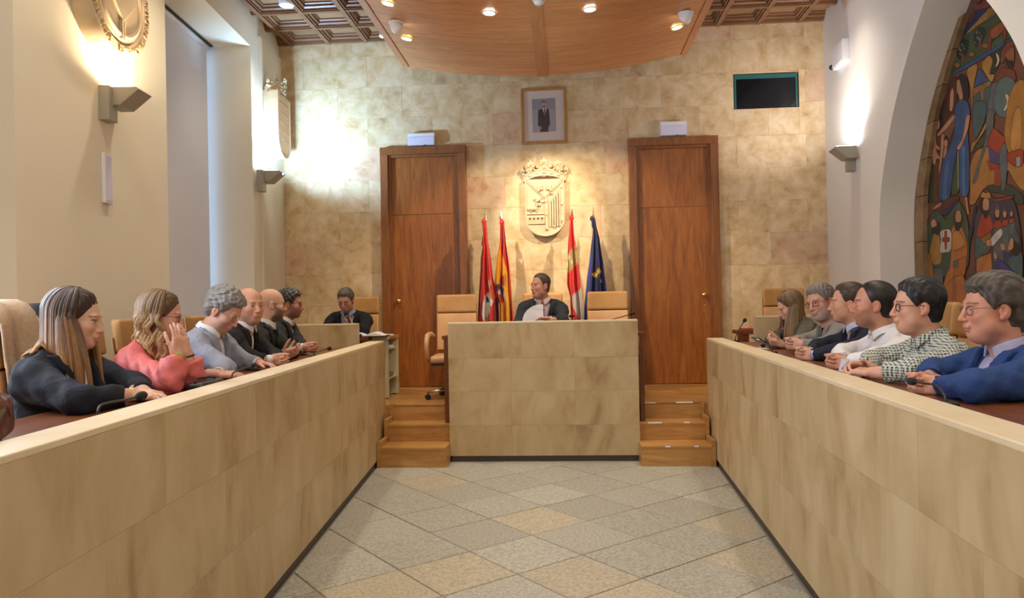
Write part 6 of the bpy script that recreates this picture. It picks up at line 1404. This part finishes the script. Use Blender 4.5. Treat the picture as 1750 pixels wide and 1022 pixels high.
# ---- left row
b = row(130, 546, .60, .09)
person('W1', **b, **flat(FL, bl(266, 674, .245), bl(272, 671, .235), TZL, .2), label='woman with long straight brown hair and dark navy blazer, nearest on the left', hrot=(14, 10, 0), hscale=1.0, fem=1, nose=.97, skin=(206, 160, 138), brow=(96, 66, 48), lashes=1, lip=.7, eye_open=.0032, outer=('jacket', FB['navy'], ((.06, .09), (-.02, .07), (-.26, .028), (-.45, .02), (-.7, .03))), inner=('top', FB['white']), buttons=0,
       hair=('long', (52, 34, 26), (168, 120, 74)), az0=74, front=.5, hair_len=.36, locks=230, hl=.096, temple=-.30, sideburn=.004, seed=4, res=.0036, cres=.0075, bulk=1.16, sw=.20)
b = row(277, 540, .58, .18); W_ = lambda v: wd(FL, v)
person('W2', **b, R=dict(w=bl(303, 607, .33), elbow=bl(290, 652, .34), f=W_((-.10, .05, 1)), n=W_((-.35, -.9, 0)), curl=(12, 14, 8), spread=.08, thumb=(.85, .35, .35)), L=dict(w=bl(320, 605, .31), elbow=bl(328, 648, .30), f=W_((.02, -.05, 1)), n=W_((.35, -.9, 0)), curl=(14, 18, 10), spread=.10, thumb=(.85, .4, .3)),
       label='woman with wavy blonde hair and coral pink blouse, hands at her mouth', hrot=(18, 12, 0), fem=1, nose=.97, skin=(202, 154, 132), brow=(110, 80, 56), lashes=1, eye_open=.003, outer=('blouse', FB['pink']), hair=('long', (92, 66, 44), (186, 150, 104)), az0=78, front=.2, hair_len=.27, wavy=.012, locks=210, hl=.096, temple=-.30, sideburn=.004, seed=8, glasses='black', gr=.0013, res=.0036, cres=.0075)
b = row(383, 531, .49, .22)
person('M3', **b, **flat(FL, bl(404, 641, .24), bl(462, 629, .25), TZL), label='grey haired man in light grey blue jacket looking down at the table', hrot=(-4, 36, 0), hscale=1.03, skin=(200, 148, 126), brow=(120, 108, 98), beard=.35, beard_col=(150, 130, 120), eye_open=.0026, fat=.4, outer=('jacket', FB['greyblue'], OPENV), inner=('shirt', FB['white'], .3), buttons=0, hair=('curly', (132, 128, 124), (84, 80, 78)), glasses=newmat('steel_frame', (.25, .24, .26), .3, .8), gr=.0011, res=.0038, cres=.008, bulk=1.12, sw=.21)
b = row(427, 522, .52, .24)
person('M4', **b, **clasp(FL, bl(490, 617, .25), TZL), label='smiling balding man in black suit and open white shirt, turned towards the camera', hrot=(-38, 4, 0), hscale=1.0, skin=(200, 146, 120), brow=(52, 38, 32), beard=.25, beard_col=(120, 92, 80), smile=1, fat=.3, outer=('jacket', FB['black'], OPENV), inner=('shirt', FB['white'], .25), buttons=0, hair=('side', (56, 46, 42)), bald=((0, .02, .095), (.066, .12, .092)), res=.0042)
b = row(465, 520, .57, .22)
pp = bl(505, 603, .32)
c_ = clasp(FL, pp, TZL); c_['R'].update(f=W_((-.35, .9, .25)), n=W_((-.8, -.2, .5)), curl=(18, 24, 14), thumb=(.5, .8, .1)); c_['L'].update(f=W_((.45, .85, .3)), n=W_((.7, -.1, .6)), curl=(16, 22, 14), thumb=(.45, .85, .05))
person('M5', **b, **c_, label='shaven headed man with dark beard and glasses in an olive black suit', hrot=(26, 4, 0), twist=6, hscale=1.0, skin=(202, 154, 130), brow=(50, 38, 32), beard=.82, beard_col=(62, 46, 40), outer=('jacket', FB['olive']), inner=('shirt', FB['white']), tie=TIE['dark'], glasses='black', res=.0042)
b = row(497, 519, .64, .22)
person('M6', **b, **clasp(FL, bl(540, 598, .34), TZL, dz=.02), label='dark haired man with glasses and silver tie in charcoal suit, farthest in the left row', hrot=(6, 6, 0), skin=(172, 120, 96), brow=(36, 28, 26), beard=.6, beard_col=(70, 54, 48), outer=('jacket', FB['charcoal']), inner=('shirt', FB['white']), tie=TIE['light'], hair=('thick', (40, 38, 40), (86, 88, 92)), hair_t=.014, glasses='black', res=.0043)
# ---- clerk with the hand microphone
h = ony(591, 513, 7.92); FC = (0, -1)
W_ = lambda v: wd(FC, v)
person('M7', head=h, root=(h.x, h.y+.27, PLAT), face=FC, L=dict(w=ony(600, 557, 7.62), f=W_((.35, .15, .92)), n=W_((.75, -.4, -.3)), curl=(55, 60, 40), thumb=(.6, .5, .7), pole=(-.6, -.1, -.9)), R=dict(w=ony(566, 578, 7.70), f=W_((-.6, .7, -.1)), n=W_((0, 0, -1)), pole=(.9, -.2, -.6)),
       table=.675, label='man in dark suit and lilac shirt speaking into a hand microphone', hrot=(-4, 22, 0), hscale=1.02, skin=(186, 138, 116), brow=(80, 68, 60), eye_open=.0028, outer=('jacket', FB['black'], ((.06, .10), (-.02, .072), (-.25, .055), (-.5, .04), (-.7, .03))), inner=('shirt', FB['lilac'], .25), buttons=0, hair=('short', (98, 88, 78), (66, 58, 52)), glasses=newmat('brown_frame', (.10, .05, .03), .3), res=.0045, bulk=1.05)
# ---- president
h = ony(923, 488, 7.56)
person('M8', head=h, root=(h.x+.01, h.y+.22, PLAT), face=FC, L=dict(w=ony(939, 546, 7.27), f=W_((.95, .12, .05)), n=W_((-.1, .55, -.8)), curl=(16, 22, 16), thumb=(.5, .6, .5), pole=(-.9, -.3, -.5)), R=dict(w=ony(899, 565, 7.33), f=W_((-.6, .5, .3)), n=W_((-.6, -.3, -.5)), curl=(30, 40, 25), pole=(.9, -.3, -.5)),
       table=.69, label='man in slate suit and blue tie holding papers behind the tall bench', hrot=(-50, 2, 0), hscale=1.03, skin=(190, 138, 116), brow=(70, 54, 46), fat=.3, outer=('jacket', FB['slate']), inner=('shirt', FB['rose']), tie=TIE['blue'], hair=('buzz', (78, 62, 54), (60, 48, 42)), hair_t=.004, hl=.080, temple=.15, sideburn=-.014, res=.0043, sw=.20)
# ---- right row
W_ = lambda v: wd(FR, v)
b = row(1349, 524, .53, .26); p = bl(1312, 587, .30)
person('W9', **b, R=dict(w=p+W_((.05, -.09, -.01)), f=W_((-.4, .85, .35)), n=W_((-.7, -.1, .7)), curl=(30, 40, 30), pole=(.8, -.2, -.6)), L=dict(w=p+W_((-.04, -.10, -.005)), f=W_((.35, .9, .25)), n=W_((.6, -.1, .75)), curl=(34, 44, 30), pole=(-.8, -.2, -.6)),
       label='woman with long light brown hair in taupe blazer looking at a phone', hrot=(4, 26, 0), hscale=.97, fem=1, nose=.97, skin=(204, 156, 132), brow=(110, 84, 60), lashes=1, eye_open=.0026, outer=('jacket', FB['taupe']), inner=('top', FB['tee']), buttons=0, hair=('long', (100, 78, 58), (160, 128, 92)), az0=72, front=.4, hair_len=.36, locks=190, hl=.096, temple=-.30, sideburn=.004, seed=12, res=.0043)
b = row(1402, 516, .57, .24)
person('M10', **b, **clasp(FR, bl(1344, 586, .30), TZR, dz=.035), label='grey bearded man with glasses in light grey jacket and black top', hrot=(34, 10, 10), hscale=1.05, skin=(198, 146, 124), brow=(120, 108, 100), beard=.62, beard_col=(150, 142, 136), fat=.3, outer=('jacket', FB['grey'], OPENV), inner=('tee', FB['tee']), buttons=0, hair=('short', (118, 110, 104), (82, 76, 72)), hair_t=.010, glasses=newmat('red_brown_frame', (.16, .02, .015), .3), gr=.002, res=.0042, bulk=1.05)
b = row(1448, 518, .57, .24)
person('M11', **b, **clasp(FR, bl(1362, 604, .24), TZR), label='man with receding brown hair in dark navy jacket wearing a watch', hrot=(-14, 2, 0), hscale=1.02, skin=(196, 144, 118), brow=(70, 52, 42), outer=('jacket', FB['dnavy'], OPENV), inner=('shirt', FB['pale'], .25), buttons=0, hair=('short', (66, 50, 42), (48, 38, 32)), hl=.080, temple=.35, sideburn=-.016, res=.0042)
b = row(1492, 520, .52, .25)
person('M12', **b, **clasp(FR, bl(1414, 617, .24), TZR), label='smiling man with stubble and cropped dark hair in a white shirt', hrot=(-16, 0, 0), hscale=1.06, skin=(190, 134, 108), brow=(34, 26, 24), beard=.45, beard_col=(86, 64, 54), smile=1, outer=('shirt', FB['white'], -.01, .28), hair=('buzz', (38, 32, 30), (30, 26, 25)), hair_t=.005, hl=.088, temple=.30, sideburn=-.020, res=.0040, cres=.008)
b = row(1566, 523, .51, .20); pL = bl(1493, 644, .25); pR = bl(1470, 634, .24)
person('M13', **b, L=dict(w=Vector((pL.x, pL.y, TZR+.042)), f=dR*.75-nR*.62+Vector((0, 0, .05)), n=Vector((-.1, .35, -.8)), curl=(24, 34, 22), thumb=(.7, .5, .4), pole=(-.8, -.2, -.6)), R=dict(w=Vector((pR.x, pR.y+.02, TZR+.05))+nR*.03, f=-nR*.85-dR*.3+Vector((0, 0, .1)), n=Vector((-.1, -.6, -.6)), curl=(30, 40, 26), pole=(.8, -.2, -.6)),
       label='man with slicked dark hair and glasses in a checked shirt holding a card', hrot=(-6, 2, 0), hscale=1.05, skin=(202, 152, 128), brow=(50, 40, 36), fat=1, smile=.4, outer=('shirt', FB['check'], -.05, .12), hair=('slick', (26, 23, 23), (48, 44, 42)), hl=.074, temple=.12, nape=.095, glasses='black', gr=.0018, res=.0037, cres=.0075, bulk=1.22, belly=.9, sw=.21)
b = row(1694, 527, .56, .10)
person('M14', **b, **clasp(FR, bl(1556, 652, .24), TZR, .2), label='man with grey brown hair and glasses in bright blue jacket, nearest on the right', hrot=(-4, 3, 0), hscale=1.08, skin=(194, 136, 114), brow=(84, 70, 60), fat=1, eye_open=.003, outer=('jacket', FB['blue'], OPENV), inner=('shirt', FB['lilac'], .3), buttons=0, hair=('short', (62, 54, 48), (104, 96, 88)), hair_t=.017, hl=.064, glasses=newmat('gunmetal_frame', (.10, .09, .09), .3, .6), gr=.0013, res=.0036, cres=.0075, bulk=1.26, belly=.9, sw=.225)
# ---- chairs under the seated people
for k, lb in (('W1', 'the woman in the dark navy blazer'), ('W2', 'the woman in the coral blouse'), ('M3', 'the man in the light grey blue jacket'), ('M4', 'the smiling balding man'), ('M5', 'the shaven headed bearded man'), ('M6', 'the man with the silver tie'), ('M7', 'the man with the hand microphone'), ('M8', 'the man holding papers'),
              ('W9', 'the woman with the phone'), ('M10', 'the grey bearded man'), ('M11', 'the man in the dark navy jacket'), ('M12', 'the man in the white shirt'), ('M13', 'the man in the checked shirt'), ('M14', 'the man in the bright blue jacket')):
    P = PPL[k]; f_ = Vector((*P['face'][:2], 0)); q = Vector(P['root'])-f_*.015+(dL*.27 if k == 'W1' else dL*.10 if k == 'W2' else Vector()); chair(q, f_.x, f_.y, 'tan leather swivel chair under '+lb)
# ---- coats, bags, things in hands
q = Vector(PPL['W1']['root'])+dL*.27; drape('black_coat', 'black coat hung over the chair of the woman in the navy blazer', 'black_cloth', q+dL*.19, nL.x, nL.y, .14, .62, .55, 1.12, th=.085, seed=2); drape('beige_coat', 'beige trench coat hung over the chair at the far left edge', 'beige_cloth', q-dL*.11, nL.x, nL.y, .16, .55, .5, 1.13, th=.095, amp=.020, seed=9)
q = PPL['M13']['root']; drape('black_jacket', 'black jacket hung over the chair of the man in the checked shirt', 'black_cloth', q, -nR.x, -nR.y, .26, .62, .55, 1.11, seed=5)
q0 = Vector(PPL['W1']['root'])-dL*.62
chair(q0, nL.x, nL.y, 'tan leather swivel chair at the near left end beside the brown handbag')
# brown handbag on the left table
p = bl(8, 738, .36)-dL*.20; r = thing('handbag', 'glossy brown leather handbag at the bottom left edge', 'bag', (p.x, p.y, TZL)); r.rotation_euler = (0, 0, .3)
hb = [(I3, (0, 0, 0), (-.2, -.2, -.02), (.2, .2, .3), [('box', 0, (0, 0, .075), (.10, .16, .075), .045), ('ell', .03, (.03, .02, .09), (.06, .10, .06)), ('fn', lambda q, d: d+f32(.006)*np.sin(q[1]*40+q[2]*30)*np.sin(q[0]*50+q[2]*22))])]
surf('bag_body', hb, [axis(-.15, .15, .01, []), axis(-.22, .22, .01, []), axis(-.02, .20, .01, [])], 'brown_leather', r)
part('handle', MB().tube(bez([(0, -.10, .14), (.0, -.08, .21), (0, 0, .235), (0, .08, .21), (0, .10, .14)]), .006, 8), 'brown_leather', r, smooth=True)
part('zip', MB().tube(bez([(0, -.13, .148), (0, 0, .158), (0, .13, .148)]), .004, 6), 'brass', r)
# black pouch on the table before the man in grey blue
p = bl(352, 655, .22); r = thing('pouch', 'black quilted pouch on the table before the man in grey blue', 'pouch', (p.x, p.y, TZL), math.atan2(dL.y, dL.x))
part('body', MB().box((-.13, -.045, .001), (.13, .045, .05)), newmat('black_quilt', (.012, .012, .014), .35), r, bevel=.02, seg=3); part('strap', MB().tube(bez([(-.12, 0, .05), (-.06, .02, .062), (.05, -.01, .06), (.12, 0, .05)]), .006, 6), 'black', r)
# hand microphone
a = ony(597.5, 551, 7.585); b_ = ony(591, 534, 7.60); d = (b_-a).normalized()
r = thing('hand_microphone', 'black hand microphone held to the mouth of the speaking clerk', 'microphone', a)
part('handle', MB().lathe([(.010, -.07), (.012, -.065), (.016, .06), (.017, .075)], 14, (0, 0, 0), d), 'black', r, smooth=True); part('grille', MB().lathe([(.017, .075), (.024, .085), (.026, .105), (.020, .125), (.003, .132)], 14, (0, 0, 0), d), 'foam', r, smooth=True); part('ring', MB().lathe([(.0175, .070), (.0185, .074), (.0175, .079)], 14, (0, 0, 0), d), 'chrome', r)
# papers of the president
r = thing('paper_sheaf', 'curved white sheet of paper in the hand of the president', 'paper', ony(915, 548, 7.22)); vs = []; ny = 10
pl = [(895, 552), (895.5, 543), (898, 535), (903, 528), (911, 523), (919, 520.5), (928, 520), (928.5, 530), (929, 540), (929, 552)]
for k in range(3):
    mb = MB(); o_ = r.location; yy = 7.21+.006*k; n_ = len(pl); pts = [ony(x-1.2*k, y+1.0*k, yy+.04*((x-895)/34)**2)-o_ for x, y in pl]; mb.prism(pts, (0, .001, 0)); part('sheet', mb, 'paper', r)
# phone, card, pen, notebook, papers
p = bl(1297, 581.5, .24); r = thing('phone', 'dark phone held by the long haired woman', 'phone', p); d = (bl(1304, 587, .29)-bl(1290, 577.5, .20)).normalized(); s_ = d.cross(Vector((.3, .2, 1))).normalized(); n_ = s_.cross(d)
def slab(c, d, s_, n_, L, w, t): return MB().hexa([c+d*a*L+s_*b*w+n_*e*t for a, b, e in ((-1, -1, -1), (1, -1, -1), (1, 1, -1), (-1, 1, -1), (-1, -1, 1), (1, -1, 1), (1, 1, 1), (-1, 1, 1))])
part('case', slab(Vector(), d, s_, n_, .072, .036, .0045), 'black', r, bevel=.003); part('screen', slab(n_*.0048, d, s_, n_, .066, .032, .0004), 'glass_dark', r); part('camera', slab(-d*.05-n_*.005+s_*.015, d, s_, n_, .012, .012, .001), 'chrome', r)
p = bl(1449, 631, .235); r = thing('paper_card', 'small folded white card in the hands of the man in the checked shirt', 'card', p)
part('leaf', MB().hexa([Vector(v) for v in ((-.03, -.03, -.012), (.03, -.03, -.012), (.03, .05, -.012), (-.03, .05, -.012), (-.03, -.03, -.011), (.03, -.03, -.011), (.03, .05, -.011), (-.03, .05, -.011))]), 'paper', r); part('flap', MB().prism([(-.03, .045, -.011), (.03, .045, -.011), (.018, .02, .05), (-.02, .03, .055)], (.0, .001, 0)), 'paper', r)
p0, p1 = bl(1434, 632, .22), bl(1461, 627, .235); r = thing('pen', 'violet pen beside the white card', 'pen', p0); vm = newmat('violet_plastic', (.07, .05, .36), .3)
part('barrel', MB().tube([(0, 0, 0), (p1-p0)*.72], .005, 10), vm, r, smooth=True); part('cap', MB().tube([(p1-p0)*.72, p1-p0], .0058, 10), vm, r, smooth=True); part('tip', MB().tube([(p0-p1)*.12, (0, 0, 0)], [.001, .005], 8), 'black', r)
p = ony(1279, 588, 7.62); tag(part('red_notebook', MB().box((-.09, -.06, 0), (.09, .06, .014)), newmat('red_cover', (.42, .03, .03), .5), loc=(p.x+.03, 7.66, PLAT+.677)), 'red notebook on the brown table end at the right', 'notebook')
p = bl(1296, 592, .24); tag(part('white_sheet', MB().box((-.06, -.09, 0), (.06, .09, .003)), 'paper', loc=(p.x, p.y, TZR+.001)), 'white sheet on the right table below the held phone', 'paper')
# watches and bracelets on the wrists
def band(key, i, name, mat, off, r0, w_, face=None):
    s_, Sh, E, w, fd, A = PPL[key]['_frames']['arms'][i]; root = [o for o in bpy.data.objects if o.get('label') == PPL[key]['label']][0]; c = w+fd*off
    o = part(name, MB().lathe([(r0, -w_), (r0+.004, -w_*.7), (r0+.004, w_*.7), (r0, w_)], 20, c, fd), mat, root, smooth=True)
    if face:
        up = V3(0, 0, 1); up = unit(up-fd*(up@fd)); part('watch_face', MB().lathe([(.019, 0), (.020, .004), (.018, .009), (.001, .0095)], 18, c+up*(r0+.001), up), 'glass_dark', o, smooth=True)
band('M11', 1, 'watch', 'black', -.004, .030, .012, 1); band('M14', 1, 'watch', 'chrome', -.006, .030, .010, 1); band('M10', 0, 'watch', 'black', -.006, .030, .010)
for i, (mt, of) in enumerate((((.30, .42, .10), -.004), ((.75, .22, .03), -.016), ((.70, .24, .04), -.026))): band('W2', 0, 'bracelet', newmat('bracelet_%d' % i, mt, .5), of, .0275, .005)
band('W2', 1, 'bracelet', 'black', -.008, .0275, .005); band('W1', 0, 'bracelet', 'brass', -.006, .0265, .003)
